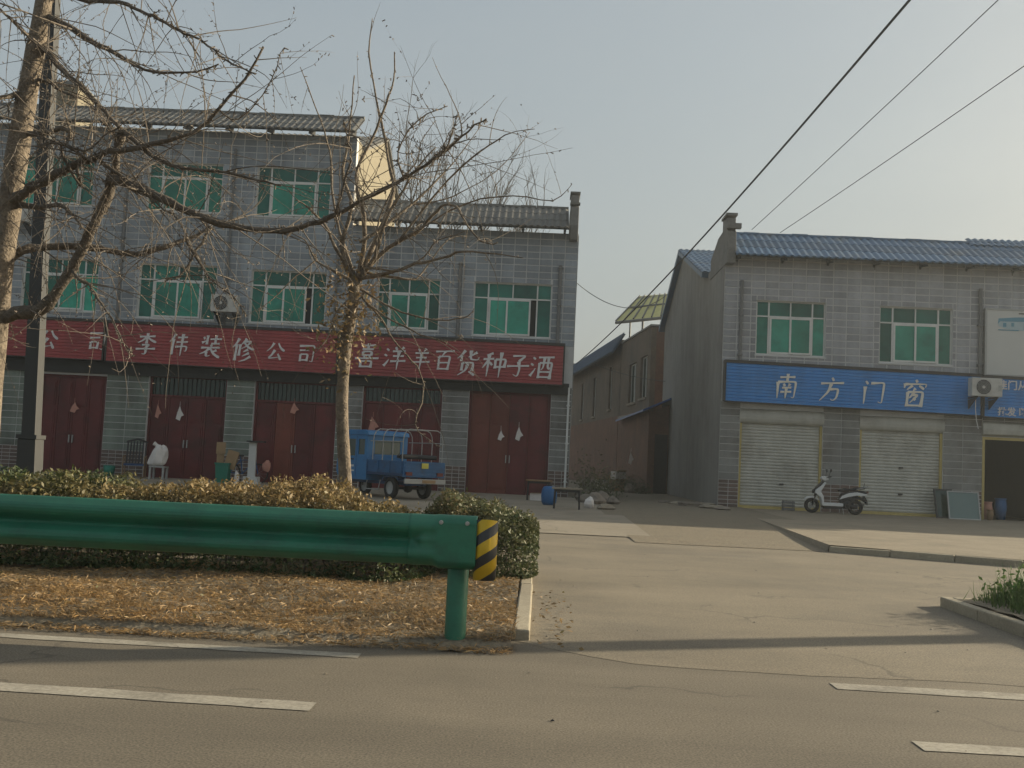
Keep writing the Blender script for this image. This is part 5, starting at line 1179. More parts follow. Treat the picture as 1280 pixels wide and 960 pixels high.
# ---------------------------------------------------------------- trees: limbs as (x, y, z, radius) paths in metres
T1=[
[(-4.76,9.00,0.40,0.123),(-4.82,9.00,1.06,0.118),(-4.82,9.00,1.90,0.112),(-4.81,9.00,2.55,0.106),(-4.78,9.00,3.12,0.100),(-4.75,9.00,3.63,0.095),(-4.71,9.00,4.14,0.089),(-4.66,9.00,4.66,0.084),(-4.63,9.00,4.96,0.077),(-4.61,9.00,5.41,0.071),(-4.61,9.00,5.94,0.066)],
[(-4.84,9.00,2.15,0.062),(-4.61,8.94,2.25,0.058),(-4.37,8.89,2.28,0.056),(-4.19,8.83,2.47,0.052),(-4.04,8.78,2.71,0.050),(-3.91,8.72,2.95,0.046),(-3.80,8.67,3.17,0.044),(-3.71,8.61,3.36,0.040),(-3.66,8.56,3.58,0.038),(-3.62,8.50,3.77,0.034)],
[(-4.81,9.00,2.65,0.045),(-4.73,9.09,2.80,0.041),(-4.56,9.18,2.89,0.038),(-4.24,9.26,2.93,0.034),(-3.98,9.35,2.91,0.030),(-3.79,9.44,2.91,0.027),(-3.56,9.52,3.00,0.023),(-3.37,9.61,3.11,0.020),(-3.18,9.70,3.24,0.016)],
[(-4.86,9.00,3.18,0.050),(-4.59,8.90,3.32,0.046),(-4.39,8.80,3.39,0.042),(-4.17,8.70,3.47,0.037),(-3.97,8.60,3.52,0.033),(-3.78,8.50,3.56,0.029),(-3.59,8.40,3.58,0.025),(-3.25,8.30,3.61,0.021),(-2.91,8.20,3.70,0.016),(-2.57,8.10,3.98,0.012),(-2.31,8.00,4.36,0.008)],
[(-4.57,9.00,4.95,0.030),(-4.33,8.89,4.83,0.027),(-4.05,8.77,4.65,0.023),(-3.81,8.66,4.52,0.020),(-3.58,8.54,4.38,0.016),(-3.36,8.43,4.28,0.013),(-3.05,8.31,4.23,0.009),(-2.72,8.20,4.26,0.006)],
[(-4.58,9.00,4.67,0.030),(-4.42,8.90,4.50,0.027),(-4.24,8.80,4.34,0.025),(-4.05,8.70,4.19,0.022),(-3.89,8.60,4.05,0.019),(-3.73,8.50,3.90,0.017),(-3.58,8.40,3.77,0.014)],
[(-3.64,8.50,3.36,0.042),(-3.45,8.42,3.29,0.039),(-3.25,8.34,3.21,0.037),(-3.05,8.26,3.12,0.034),(-2.82,8.19,3.02,0.031),(-2.50,8.11,2.92,0.029),(-2.22,8.03,2.88,0.026),(-1.98,7.95,2.88,0.024),(-1.75,7.87,2.93,0.021),(-1.49,7.79,3.05,0.018),(-1.24,7.71,3.17,0.016),(-0.99,7.64,3.29,0.013),(-0.76,7.56,3.45,0.010),(-0.61,7.48,3.57,0.008),(-0.47,7.40,3.64,0.005)],
[(-4.51,9.00,5.15,0.022),(-4.17,8.89,5.08,0.020),(-3.83,8.78,5.02,0.018),(-3.60,8.67,4.90,0.016),(-3.38,8.56,4.78,0.014),(-3.16,8.44,4.64,0.013),(-2.94,8.33,4.52,0.011),(-2.73,8.22,4.36,0.009),(-2.58,8.11,4.24,0.007),(-2.36,8.00,4.13,0.005)],
[(-4.73,9.00,4.23,0.030),(-4.80,8.87,4.17,0.024),(-4.87,8.73,4.08,0.018),(-5.01,8.60,4.13,0.012)],
[(-4.73,9.00,3.23,0.028),(-4.44,8.88,3.19,0.022),(-4.20,8.75,3.18,0.017),(-4.00,8.62,3.05,0.011),(-3.88,8.50,2.94,0.006)],
[(-4.61,9.00,4.37,0.018),(-4.44,8.90,4.30,0.014),(-4.24,8.80,4.18,0.010),(-4.08,8.70,4.12,0.006)],
[(-4.72,9.00,3.89,0.030),(-4.47,8.90,3.84,0.025),(-4.28,8.80,3.88,0.021),(-4.12,8.70,3.78,0.017),(-4.11,8.60,3.71,0.012)],
[(-3.67,8.60,3.63,0.026),(-3.62,8.51,3.77,0.024),(-3.49,8.43,3.70,0.021),(-3.31,8.34,3.56,0.018),(-3.10,8.25,3.44,0.016),(-2.87,8.16,3.38,0.014),(-2.58,8.07,3.35,0.011),(-2.30,7.99,3.27,0.009),(-2.08,7.90,3.21,0.006)],
[(-3.97,8.60,3.32,0.012),(-4.13,8.50,3.65,0.011),(-3.87,8.40,3.56,0.009),(-3.67,8.30,3.67,0.007),(-3.50,8.20,3.72,0.006)],
[(-3.88,8.50,3.52,0.013),(-3.99,8.43,3.59,0.011),(-4.14,8.35,3.61,0.009),(-4.19,8.27,3.54,0.007),(-4.21,8.20,3.42,0.005)],
[(-3.15,9.60,3.22,0.014),(-3.26,9.53,2.97,0.011),(-3.37,9.47,2.73,0.008),(-3.46,9.40,2.67,0.005)],
[(-3.39,9.60,3.09,0.012),(-3.20,9.50,2.85,0.010),(-3.05,9.40,2.69,0.008),(-2.82,9.30,2.54,0.006),(-2.64,9.20,2.35,0.004)],
[(-3.74,8.50,3.49,0.014),(-3.48,8.40,3.33,0.012),(-3.30,8.30,3.21,0.010),(-3.09,8.20,3.06,0.008),(-2.92,8.10,2.95,0.006)],
[(-4.57,8.20,4.71,0.008),(-4.61,8.47,4.69,0.012),(-4.56,8.73,4.64,0.016),(-4.61,9.00,4.67,0.020)],
[(-3.99,8.70,2.56,0.012),(-3.85,8.62,2.48,0.010),(-3.72,8.54,2.36,0.009),(-3.55,8.46,2.17,0.007),(-3.40,8.38,1.97,0.006),(-3.29,8.30,1.86,0.004)],
[(-2.55,8.30,3.85,0.006),(-2.27,8.15,4.14,0.005),(-2.15,8.00,4.35,0.003)],
[(-1.61,7.80,3.00,0.010),(-1.51,7.73,3.39,0.008),(-1.54,7.67,3.55,0.006),(-1.56,7.60,3.65,0.004)],
[(-1.08,7.60,3.23,0.008),(-1.12,7.53,3.40,0.006),(-0.99,7.47,3.63,0.005),(-0.76,7.40,3.72,0.003)],
[(-0.83,7.50,3.36,0.006),(-0.74,7.40,3.44,0.005),(-0.67,7.30,3.64,0.003)],
]
T2=[
[(-2.08,11.70,0.42,0.076),(-2.13,11.70,0.87,0.073),(-2.19,11.70,1.40,0.072),(-2.22,11.70,1.76,0.071),(-2.22,11.70,2.08,0.068),(-2.21,11.70,2.40,0.066),(-2.18,11.70,2.68,0.065),(-2.16,11.70,2.86,0.063),(-2.15,11.70,3.14,0.061)],
[(-2.15,11.70,3.12,0.035),(-2.27,11.67,3.31,0.031),(-2.31,11.64,3.58,0.027),(-2.22,11.61,3.93,0.023),(-2.33,11.59,4.29,0.018),(-2.31,11.56,4.63,0.014),(-2.28,11.53,4.95,0.010),(-2.26,11.50,5.45,0.006)],
[(-2.13,11.70,3.14,0.030),(-2.06,11.64,3.50,0.027),(-2.07,11.57,3.86,0.024),(-2.15,11.51,4.11,0.021),(-2.15,11.45,4.37,0.018),(-1.96,11.39,4.80,0.015),(-1.86,11.32,5.08,0.012),(-1.77,11.26,5.33,0.009),(-1.77,11.20,5.63,0.006)],
[(-2.10,11.70,3.19,0.030),(-1.95,11.77,3.63,0.026),(-1.79,11.84,4.22,0.023),(-1.87,11.91,4.56,0.019),(-1.97,11.99,4.97,0.016),(-2.09,12.06,5.38,0.012),(-2.22,12.13,5.97,0.009),(-2.22,12.20,6.43,0.005)],
[(-2.11,11.70,3.14,0.028),(-1.91,11.56,3.40,0.024),(-1.81,11.42,3.74,0.019),(-1.59,11.28,4.12,0.015),(-1.44,11.14,4.31,0.010),(-1.23,11.00,4.50,0.006)],
[(-2.10,11.70,3.19,0.026),(-1.78,11.59,3.50,0.024),(-1.46,11.47,3.67,0.021),(-1.27,11.36,3.84,0.018),(-1.13,11.25,3.94,0.016),(-0.99,11.14,3.90,0.014),(-0.89,11.03,3.73,0.011),(-0.70,10.91,3.49,0.009),(-0.50,10.80,3.44,0.006)],
[(-2.08,11.70,3.16,0.026),(-1.71,11.52,3.22,0.022),(-1.42,11.33,3.29,0.019),(-1.10,11.15,3.33,0.015),(-0.88,10.97,3.37,0.012),(-0.51,10.78,3.32,0.009),(-0.22,10.60,3.26,0.005)],
[(-2.19,11.70,3.18,0.025),(-2.37,11.57,3.48,0.020),(-2.49,11.45,3.72,0.015),(-2.65,11.32,3.86,0.011),(-2.76,11.20,3.92,0.006)],
[(-2.19,11.70,3.12,0.022),(-2.40,11.82,3.24,0.018),(-2.67,11.95,3.40,0.013),(-2.85,12.07,3.66,0.009),(-3.18,12.20,3.81,0.005)],
[(-2.15,11.70,3.16,0.020),(-2.38,11.82,3.71,0.017),(-2.53,11.93,4.26,0.015),(-2.61,12.05,4.72,0.012),(-2.77,12.17,5.14,0.009),(-2.97,12.28,5.57,0.007),(-3.11,12.40,5.86,0.004)],
[(-2.08,11.70,3.24,0.016),(-1.56,11.82,3.19,0.013),(-1.40,11.95,3.33,0.010),(-1.15,12.07,3.73,0.007),(-0.93,12.20,3.81,0.004)],
[(-2.10,11.70,3.23,0.018),(-1.94,11.56,3.26,0.015),(-1.60,11.42,3.22,0.012),(-1.33,11.28,3.37,0.010),(-1.17,11.14,3.52,0.007),(-0.88,11.00,3.59,0.004)],
[(-2.04,11.70,3.01,0.014),(-1.70,11.60,2.82,0.012),(-1.32,11.50,2.71,0.010),(-1.04,11.40,2.69,0.008),(-0.81,11.30,2.73,0.006),(-0.75,11.20,2.80,0.004)],
[(-2.04,11.70,2.91,0.013),(-1.78,11.58,2.73,0.011),(-1.49,11.47,2.59,0.010),(-1.34,11.35,2.51,0.009),(-1.10,11.23,2.44,0.007),(-0.90,11.12,2.44,0.005),(-0.85,11.00,2.48,0.004)],
[(-1.99,11.70,2.87,0.012),(-1.80,11.61,2.68,0.011),(-1.65,11.52,2.45,0.010),(-1.47,11.44,2.27,0.009),(-1.31,11.35,2.09,0.008),(-1.25,11.26,1.87,0.007),(-1.31,11.18,1.51,0.006),(-1.16,11.09,1.36,0.005),(-1.00,11.00,1.27,0.004)],
[(-1.64,11.50,3.58,0.014),(-1.11,11.28,4.23,0.011),(-0.75,11.05,4.49,0.009),(-0.48,10.82,4.61,0.006),(-0.17,10.60,4.63,0.003)],
[(-1.45,11.40,3.66,0.010),(-0.91,11.20,3.95,0.008),(-0.38,11.00,4.01,0.007),(0.05,10.80,3.93,0.005),(0.25,10.60,4.05,0.003)],
[(-2.04,11.50,3.56,0.018),(-1.51,11.73,4.10,0.013),(-1.14,11.97,4.61,0.008),(-0.79,12.20,5.23,0.003)],
[(-1.53,11.90,4.10,0.010),(-1.13,12.03,4.24,0.008),(-0.63,12.17,4.59,0.005),(-0.25,12.30,5.14,0.003)],
[(-2.70,12.10,3.43,0.010),(-2.91,12.03,3.21,0.008),(-3.16,11.97,2.91,0.006),(-3.32,11.90,2.75,0.004)],
[(-2.14,11.70,2.96,0.010),(-2.33,11.60,2.75,0.008),(-2.38,11.50,2.46,0.006),(-2.48,11.40,2.27,0.004)],
[(-1.91,11.50,3.57,0.012),(-1.84,11.44,3.91,0.010),(-1.70,11.38,4.19,0.008),(-1.48,11.32,4.41,0.007),(-1.43,11.26,4.62,0.005),(-1.27,11.20,4.88,0.003)],
]

def nearest(p, paths):
    best = None
    for path in paths:
        for q in path:
            d = (Vector(q[:3]) - Vector(p[:3])).length
            if best is None or d < best[0]: best = (d, q)
    return best
def smooth_path(path, n=3):
    """Catmull-Rom through the given points"""
    out = []
    P_ = [np.array(p) for p in path]
    for i in range(len(P_) - 1):
        p0, p1, p2, p3 = P_[max(i - 1, 0)], P_[i], P_[i + 1], P_[min(i + 2, len(P_) - 1)]
        for k in range(n):
            t = k / n
            out.append(tuple(.5 * (2 * p1 + (p2 - p0) * t + (2 * p0 - 5 * p1 + 4 * p2 - p3) * t * t + (3 * p1 - p0 - 3 * p2 + p3) * t ** 3)))
    out.append(tuple(P_[-1])); return out
def twig(mb, p, d, L, r, rg, droop, spur, wig=.10, n=7, sides=4, sub=0.0):
    pts = [Vector(p)]; d = Vector(d).normalized(); rs = [r]
    for i in range(n):
        d = (d + Vector((rg.gauss(0, wig), rg.gauss(0, wig), rg.gauss(0, wig) + droop))).normalized()
        pts.append(pts[-1] + d * (L / n)); rs.append(r * (1 - .75 * (i + 1) / n))
    mb.tube(pts, rs, sides, cap=False)
    if spur:
        for i in range(1, n):
            for _ in range(3 if rg.random() < spur else 2):
                if rg.random() < spur:
                    q = pts[i].lerp(pts[i + 1], rg.random()); e = Vector((rg.gauss(0, 1), rg.gauss(0, 1), rg.gauss(.2, 1))).normalized()
                    mb.tube([q, q + e * rg.uniform(.010, .024)], [.0042, .0046], 3, cap=False)
    if sub:
        for i in range(1, n):
            if rg.random() < sub:
                e = (d + Vector((rg.gauss(0, .8), rg.gauss(0, .8), rg.gauss(0, .8)))).normalized()
                twig(mb, pts[i], e, L * rg.uniform(.25, .55), rs[i] * .7, rg, droop, spur, wig, 5, 3)
def build_tree(name, label, limbs, seed, spec, bark='bark', cat='tree', limb='bark_dark'):
    rg = random.Random(seed)
    t = thing(name, label, cat, (limbs[0][0][0], limbs[0][0][1], .05))
    done = [smooth_path(limbs[0])]
    tr = done[0]
    def limb_mesh(path, rag):
        mb = MB(); n = 12 if path[0][3] > .05 else 7
        mb.tube([p[:3] for p in path], [max(p[3], .003) * (1 + rg.uniform(-rag, rag)) for p in path], n); return mb
    base = tr[0]
    obj('trunk', limb_mesh([(base[0] - .02, base[1], -.1, base[3] * 1.25)] + tr, .05), bark, t, smooth=True)
    for L in limbs[1:]:
        near = nearest(L[0], done)
        path = list(L)
        if 0.02 < near[0] < .8: path = [(near[1][0], near[1][1], near[1][2], L[0][3] * 1.1)] + path
        path = smooth_path(path)
        # knobbly run of the branch
        path = [(p[0] + rg.gauss(0, .004), p[1] + rg.gauss(0, .012), p[2] + rg.gauss(0, .004), p[3]) for p in path]
        obj('limb', limb_mesh(path, .16), limb if path[0][3] > .011 else 'twig', t, smooth=True); done.append(path)
    mb = MB()
    for path in done[1:]:            # spur shoots sitting along every branch
        for i in range(1, len(path)):
            for _ in range(spec.knobs):
                q = Vector(path[i - 1][:3]).lerp(Vector(path[i][:3]), rg.random()); r = path[i][3]; e = Vector((rg.gauss(0, 1), rg.gauss(0, 1), rg.gauss(.1, 1))).normalized()
                mb.tube([q, q + e * (r + rg.uniform(.015, .045))], [.0058, .0045], 4)
    for li, path in enumerate(done):
        for i in range(2, len(path) - 1):
            p = Vector(path[i][:3]); r = path[i][3]; ax = (Vector(path[i + 1][:3]) - p).normalized()
            for _ in range(spec(li, i, p, r, rg)):
                if i > len(path) * .85 and rg.random() < .5: continue
                e = ax * rg.uniform(-.1, .9) + Vector((rg.gauss(0, .7), rg.gauss(0, .7), rg.gauss(0, .7)))
                if r > .0065 and i < len(path) * .8 and rg.random() < spec.long:
                    e = Vector((rg.gauss(.35, .5), rg.gauss(-.1, .5), rg.gauss(-.25, .45))) + ax * .5
                    twig(mb, p, e, rg.uniform(.55, 1.5), min(r * .6, rg.uniform(.004, .0062)), rg, rg.choice((-.10, -.06, -.02)), spec.spur * .4, wig=.05, n=9, sub=.05); continue
                dr = rg.choice(spec.droops); L_ = rg.uniform(*spec.length)
                twig(mb, p, e, L_, min(r * .6, rg.uniform(.0038, .007)), rg, dr, spec.spur, n=8, sub=spec.sub)
    obj('twigs', mb.mesh('twigs', 'twig', False, False), None, t, kind='stuff')
    return t
class Spec:
    def __init__(s, f, droops, length, spur, sub, long, knobs): s.knobs = knobs; s.f, s.droops, s.length, s.spur, s.sub, s.long = f, droops, length, spur, sub, long
    def __call__(s, *a): return s.f(*a)
def n1(li, i, p, r, rg):
    if li == 0: return 1 if p.z > 2.6 and rg.random() < .55 else 0
    return (1 if rg.random() < .85 else 0) + (1 if rg.random() < .40 else 0)
t1 = build_tree('bare_tree', 'large bare pale barked tree leaning in from the left edge', T1, 11, Spec(n1, (-.16, -.10, -.05, .02, .08), (.3, 1.0), .28, .22, .45, 3))
def n2(li, i, p, r, rg):
    if li == 0: return 0 if p.z < 2.7 else 3
    return 1 if rg.random() < .42 else 0
t2 = build_tree('pollarded_tree', 'slim bare pollarded tree rising before the red signs', T2, 23, Spec(n2, (-.20, -.12, .03, .10), (.3, 1.0), .12, .20, .30, 1), 'bark', limb='bark')
# dead leaves and shoots clinging round the pollard head
def leaf_polys(centers, size, rg_np, flat=0.0, asp=.45):
    N = len(centers)
    a = rg_np.normal(size=(N, 3)); a[:, 2] *= (1 - flat); a /= np.linalg.norm(a, axis=1)[:, None]
    b = rg_np.normal(size=(N, 3)); b[:, 2] *= (1 - flat); b -= a * (a * b).sum(1)[:, None]; b /= np.linalg.norm(b, axis=1)[:, None]
    s = (size * rg_np.uniform(.6, 1.4, N))[:, None]
    return np.stack([centers - a * s, centers + b * s * asp, centers + a * s, centers - b * s * asp], 1)
g = np.random.default_rng(5)
c = np.array([-2.16, 11.65, 2.75]) + g.normal(size=(750, 3)) * np.array([.17, .17, .34])
c2 = np.array([-2.32, 11.6, 2.55]) + g.normal(size=(200, 3)) * np.array([.12, .12, .22])
obj('dead_leaves', np_mesh('dead_leaves', leaf_polys(np.vstack([c, c2]), .030, g), 4, 'dead_leaf'), None, t2, kind='stuff')

# bare trees behind the roofs
def far_tree(label, x, y, h, seed, spread, zc):
    rg = random.Random(seed); t = thing('bare_tree', label, 'tree', (x, y, .1), 0, 'bare trees behind the roofs')
    obj('trunk', MB().tube([(x, y, 0), (x + .1, y, zc * .6), (x, y, zc)], [.22, .17, .10], 8), 'bark_dark', t, smooth=True)
    mb = MB()
    def grow(p, d, L, r, lev):
        n = 5; pts = [Vector(p)]; d = Vector(d).normalized()
        for i in range(n):
            d = (d + Vector((rg.gauss(0, .10), rg.gauss(0, .10), rg.gauss(.05, .06)))).normalized(); pts.append(pts[-1] + d * L / n)
        mb.tube(pts, [r * (1 - .6 * i / n) for i in range(n + 1)], 4 if lev else 6, cap=False)
        if lev >= 3: return
        for i in range(1, n + 1):
            for _ in range(2 if lev < 2 else 1):
                e = (d * .9 + Vector((rg.gauss(0, .5), rg.gauss(0, .5), rg.gauss(.25, .35)))).normalized()
                if rg.random() < .55: grow(pts[i], e, L * rg.uniform(.35, .6), max(r * .5, .006), lev + 1)
    for k in range(6):
        a = 2 * math.pi * k / 6 + rg.uniform(-.4, .4)
        grow((x, y, zc - rg.uniform(0, 1.2)), (math.cos(a) * spread, math.sin(a) * spread, 1), h - zc - rg.uniform(.3, 1.6), .05, 0)
    obj('branches', mb.mesh('branches', 'far_twig', False, False), None, t, kind='stuff')
far_tree('bare twiggy tree behind the roof, just right of the cream gable', -6.3, 49, 17.2, 31, .30, 11.0)
far_tree('bare twiggy tree behind the roof, middle one of the three', -4.2, 53, 17.0, 37, .42, 11.2)
far_tree('bare twiggy tree behind the roof, nearest the stepped end fin', -1.6, 56, 16.0, 41, .40, 11.0)

# ---------------------------------------------------------------- hedges
def hedge(name, label, x0, x1, yc, half, hf, N, m, seed, size, round_ends=.5):
    g = np.random.default_rng(seed); t = thing(name, label, 'hedge', ((x0 + x1) / 2, yc, .06))
    xs = g.uniform(x0, x1, N); h = hf(xs)
    # mostly a shell of leaves over the clipped body, thinner inside
    th = g.uniform(-.55, math.pi + .55, N); rr = np.where(g.random(N) < .8, g.uniform(.84, 1.06, N), g.uniform(.3, .9, N))
    e0 = np.clip((xs - x0) / round_ends, 0, 1); e1 = np.clip((x1 - xs) / round_ends, 0, 1); end = np.sqrt(np.clip(1 - (1 - np.minimum(e0, e1)) ** 2, 0.02, 1))
    sq = lambda v: np.sign(v) * np.abs(v) ** .6
    lump = 1 + .10 * np.sin(xs * 3.1 + seed) + .06 * np.sin(xs * 7.7)
    rr = rr * (1 + .07 * np.sin(xs * 9 + 3 * th + seed) + .06 * np.sin(xs * 17 - 5 * th))
    ys = yc + half * sq(np.cos(th)) * rr * end * lump
    z0 = .08; zs = z0 + (h - z0) * (.30 + .70 * np.clip(sq(np.sin(th)) * rr, -.42, 1.1)) * (.55 + .45 * end) + g.normal(0, .024, N)
    zs = np.maximum(zs, .09)
    obj('foliage', np_mesh('foliage', leaf_polys(np.stack([xs, ys, zs], 1), size, g, .15), 4, m), None, t, kind='stuff')
    # upright shoots standing out of the top
    Ns = int((x1 - x0) * 85); xs = g.uniform(x0 + .1, x1 - .1, Ns); k = hf(xs)
    cs = []
    for i in range(Ns):
        yy = yc + g.uniform(-half, half) * .85; top = k[i] * (1 - .25 * abs(yy - yc) / half) + .03; H = g.uniform(.02, .12) ** 1.0
        for q in range(6): cs.append((xs[i] + g.normal(0, .018), yy + g.normal(0, .018), top - .05 + H * q / 5))
    obj('shoots', np_mesh('shoots', leaf_polys(np.array(cs), size * 1.0, g, -.9, .32), 4, m), None, t, kind='stuff')
    st = MB(); rg = random.Random(seed)
    for i in range(int((x1 - x0) * 9)):
        x = rg.uniform(x0 + .15, x1 - .15); y = yc + rg.uniform(-half, half) * .7
        st.tube([(x, y, -.02), (x + rg.gauss(0, .04), y + rg.gauss(0, .04), .25), (x + rg.gauss(0, .1), y + rg.gauss(0, .1), .5)], [.010, .008, .004], 5, cap=False)
    obj('stems', st.mesh('stems', 'bark_dark', False, False), None, t, kind='stuff')
    # dense dark twiggy core so the hedge is not see-through
    co = MB()
    for i in range(int((x1 - x0) * 260)):
        x = rg.uniform(x0 + .12, x1 - .12); y = yc + rg.uniform(-half, half) * .75; z = rg.uniform(.10, .62) * min(1, float(hf(np.array([x]))[0]) / .8)
        d = Vector((rg.gauss(0, 1), rg.gauss(0, 1), rg.gauss(.6, .6))).normalized() * rg.uniform(.08, .2)
        co.tube([(x, y, z), Vector((x, y, z)) + d], [.005, .002], 3, cap=False)
    obj('inner_twigs', co.mesh('inner_twigs', 'bark_dark', False, False), None, t, kind='stuff')
    return t
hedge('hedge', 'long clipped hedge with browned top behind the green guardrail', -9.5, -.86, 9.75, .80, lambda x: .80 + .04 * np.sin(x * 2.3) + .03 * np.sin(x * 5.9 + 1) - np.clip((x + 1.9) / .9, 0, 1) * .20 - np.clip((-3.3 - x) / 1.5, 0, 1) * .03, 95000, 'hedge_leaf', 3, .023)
hedge('shrub', 'rounded green shrub at the end of the verge, right of the striped rail end', -1.15, .06, 10.35, .72, lambda x: .72 + .05 * np.sin(x * 6) + .03 * np.sin(x * 13), 20000, 'bush_leaf', 9, .022, .38)

# ---------------------------------------------------------------- grass and litter
def blades(name, label, cat, N, sampler, hmin, hmax, w, lean, m, seed):
    g = np.random.default_rng(seed); xyz = sampler(g, N); N = len(xyz)
    a = g.uniform(0, 2 * math.pi, N); h = g.uniform(hmin, hmax, N); ln = g.uniform(lean * .5 if lean > 1.4 else 0, lean, N)
    tip = xyz + np.stack([np.cos(a) * h * np.sin(ln), np.sin(a) * h * np.sin(ln), h * np.cos(ln)], 1)
    b = a + math.pi / 2 + g.normal(0, .6, N); side = np.stack([np.cos(b), np.sin(b), np.zeros(N)], 1) * w
    o = obj(name, np_mesh(name, np.stack([xyz - side, xyz + side, tip], 1), 3, m), None)
    o['kind'] = 'stuff'; o['label'] = label; o['category'] = cat
    return o
def s_verge(g, N):
    x = g.uniform(-7, -.08, N); y = 6.34 + np.abs(g.normal(0, .8, N)) + g.uniform(-.06, .9, N) * (g.random(N) < .6); keep = (y < 9.9)
    n_ = np.sin(x * 2.1 + 1.3) * np.sin(y * 3.3 + x) * .5 + .5; keep &= g.random(N) < .35 + .65 * n_
    x, y = x[keep], y[keep]; z = np.array([verge_z(a, b) if b > 6.5 else .004 for a, b in zip(x, y)]) - .006
    return np.stack([x, y, z], 1)
blades('dry_grass', 'short dry straw coloured grass on the verge under the guardrail', 'grass', 60000, s_verge, .015, .075, .0042, 1.56, 'dry_grass', 4)
g = np.random.default_rng(8)
def litter(name, label, N, xr, yr, zf, size, m, seed, asp=.45):
    g = np.random.default_rng(seed); x = g.uniform(*xr, N); y = g.uniform(*yr, N); z = np.array([zf(a, b) for a, b in zip(x, y)]) + g.uniform(.004, .02, N)
    o = obj(name, np_mesh(name, leaf_polys(np.stack([x, y, z], 1), size, g, .82, asp), 4, m), None); o['kind'] = 'stuff'; o['label'] = label; o['category'] = 'leaves'
litter('leaf_litter', 'scattered dead leaves and straw over the verge', 52000, (-7, -.1), (6.30, 10.0), lambda x, y: verge_z(x, y) if y > 6.5 else .01, .030, 'dry_grass', 15, .13)
litter('fallen_leaves', 'fallen dead leaves lying among the straw on the verge', 2200, (-7, -.1), (6.36, 10.2), lambda x, y: verge_z(x, y) + .01 if y > 6.5 else .01, .020, 'dead_leaf', 16)
litter('kerb_leaves', 'few dead leaves blown along the verge kerb on the side road', 110, (.03, .34), (6.6, 9.5), lambda x, y: .006, .020, 'dead_leaf', 17)
def s_green(g, N):
    x = 3.97 + np.abs(g.normal(0, 1.8, N)) + .02; y = g.uniform(6.8, 9.84, N)
    keep = (x < 12) & (g.random(N) < np.clip((x - 4.0) / .6, .03, 1))
    x, y = x[keep], y[keep]; return np.stack([x, y, np.full(len(x), .08)], 1)
blades('green_grass', 'lush green grass growing behind the right hand kerb', 'grass', 26000, s_green, .06, .26, .0055, .75, 'green_grass', 6)
def s_weed(g, N):
    c = np.array([(4.5, 9.55), (4.55, 9.2), (4.85, 9.6), (4.65, 8.7), (5.1, 9.1), (4.7, 8.3), (5.4, 9.7)]); k = g.integers(0, len(c), N)
    return np.concatenate([c[k] + g.normal(0, .09, (N, 2)), np.full((N, 1), .08)], 1)
blades('tall_weeds', 'tufts of taller green weeds standing up from the right verge', 'weeds', 1500, s_weed, .2, .46, .007, .4, 'green_grass', 7)

# grit and crumbs on the asphalt
def grit(name, label, N, xr, yr, z, seed, m):
    g = np.random.default_rng(seed); c = np.stack([g.uniform(*xr, N), g.uniform(*yr, N), np.full(N, z)], 1)
    sz = g.uniform(.003, .010, N)[:, None]; a = g.uniform(0, 2 * math.pi, N)
    u = np.stack([np.cos(a), np.sin(a), np.zeros(N)], 1) * sz; v = np.stack([-np.sin(a), np.cos(a), np.zeros(N)], 1) * sz * .7; w = np.array([0, 0, 1.]) * sz * .8
    q = [np.stack([c - u - v, c + u - v, c + w], 1), np.stack([c + u - v, c + u + v, c + w], 1), np.stack([c + u + v, c - u + v, c + w], 1), np.stack([c - u + v, c - u - v, c + w], 1)]
    o = obj(name, np_mesh(name, np.concatenate(q), 3, m), None); o['kind'] = 'stuff'; o['label'] = label; o['category'] = 'grit'
grit('road_grit', 'pale grit and crumbs strewn over the asphalt', 110, (-4, 6), (3.2, 16), .004, 21, 'concrete')
grit('dark_grit', 'dark grit and crumbs strewn over the asphalt', 60, (-4, 6), (3.2, 16), .004, 22, 'black_plastic')

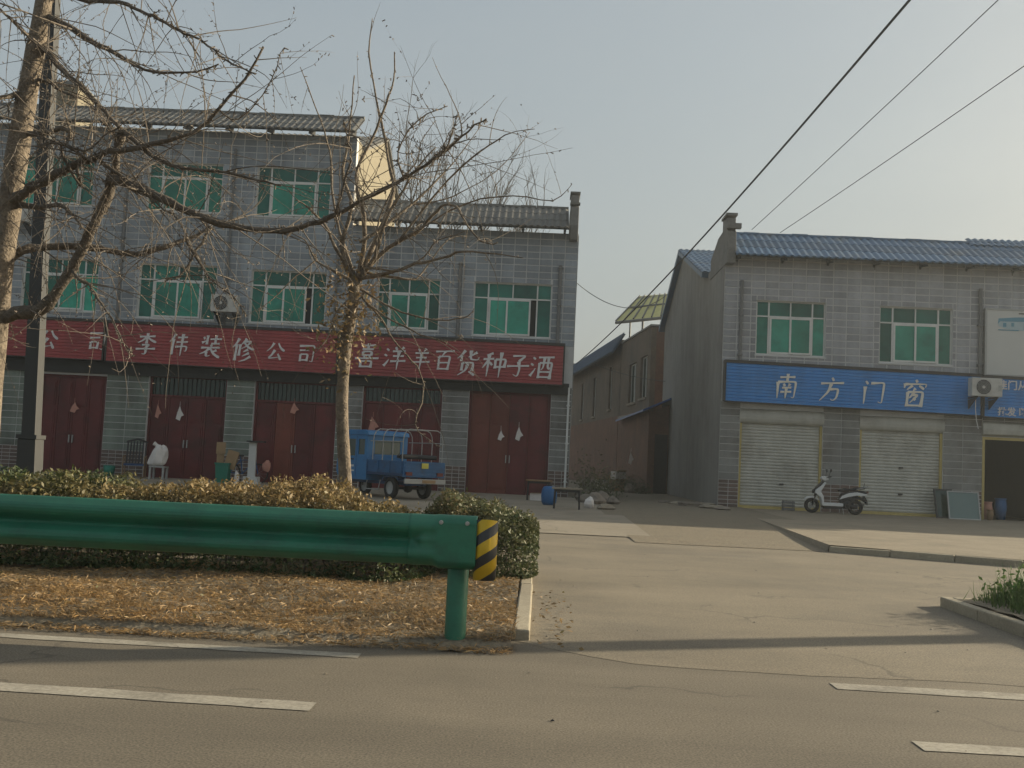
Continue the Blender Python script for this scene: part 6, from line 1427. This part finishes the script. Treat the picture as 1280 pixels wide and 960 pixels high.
g = np.random.default_rng(33)
cx = np.array([(4.45, 9.6), (4.5, 9.3), (4.6, 9.5), (4.5, 8.9), (4.9, 9.2), (4.6, 8.5), (5.1, 9.6), (4.8, 8.4)]); k = g.integers(0, len(cx), 5200)
pt = np.concatenate([cx[k] + g.normal(0, .14, (5200, 2)), .09 + np.abs(g.normal(0, .12, (5200, 1)))], 1); pt = pt[pt[:, 0] > 3.98]
o = obj('leafy_weeds', np_mesh('leafy_weeds', leaf_polys(pt, .024, g, 0), 4, 'green_grass'), None); o['kind'] = 'stuff'; o['label'] = 'low leafy weeds among the grass of the right verge'; o['category'] = 'weeds'

# scrubby growth over the rubble at the mouth of the lane
def scrub(label, pts, seed, m='bush_leaf'):
    g = np.random.default_rng(seed); t = thing('scrub', label, 'shrub', (pts[0][0], pts[0][1], .12), 0, 'scrub along the lane')
    c = np.concatenate([np.array(p[:2] + (p[2],)) + g.normal(size=(420, 3)) * np.array([p[3], p[3], p[2] * .5]) for p in pts]); c[:, 2] = np.abs(c[:, 2] - .13) + .13
    obj('foliage', np_mesh('foliage', leaf_polys(c, .04, g, 0), 4, m), None, t, kind='stuff')
    mb = MB(); rg = random.Random(seed)
    for p in pts:
        for k in range(9): mb.tube([(p[0], p[1], .1), (p[0] + rg.gauss(0, p[3]), p[1] + rg.gauss(0, p[3]), p[2] + rg.uniform(.1, .5))], [.012, .004], 4, cap=False)
    obj('stems', mb.mesh('stems', 'bark_dark', False, False), None, t, kind='stuff')
scrub('dark scrubby growth over the rubble left of the lane mouth', [(1.75, 30.6, .45, .22), (2.1, 31.8, .5, .25), (2.3, 33.5, .6, .3), (1.6, 32.6, .7, .25)], 51)
scrub('low dark weeds along the foot of the shed in the lane', [(3.9, 43.2, .4, .25), (4.0, 45.0, .45, .3), (3.6, 46.5, .4, .3), (4.35, 42.0, .3, .2)], 52)

# ---------------------------------------------------------------- thin haze over the whole place
hz = obj('haze', MB().box(-1000, 1000, -500, 1600, -1.04, 21), None); hz['kind'] = 'stuff'
hz['label'] = 'thin pale haze in the air over the whole street'; hz['category'] = 'haze'
hm = bpy.data.materials.new('haze'); hm.use_nodes = True; hn = hm.node_tree.nodes; hl = hm.node_tree.links
hn.remove(hn['Principled BSDF']); pv_ = hn.new('ShaderNodeVolumePrincipled')
pv_.inputs['Color'].default_value = (0.88, 0.95, 1.0, 1); pv_.inputs['Density'].default_value = 0.0013; pv_.inputs['Anisotropy'].default_value = 0.6
hl.new(pv_.outputs[0], hn['Material Output'].inputs['Volume'])
hz.data.materials.clear(); hz.data.materials.append(hm)
scene.cycles.volume_bounces = 0
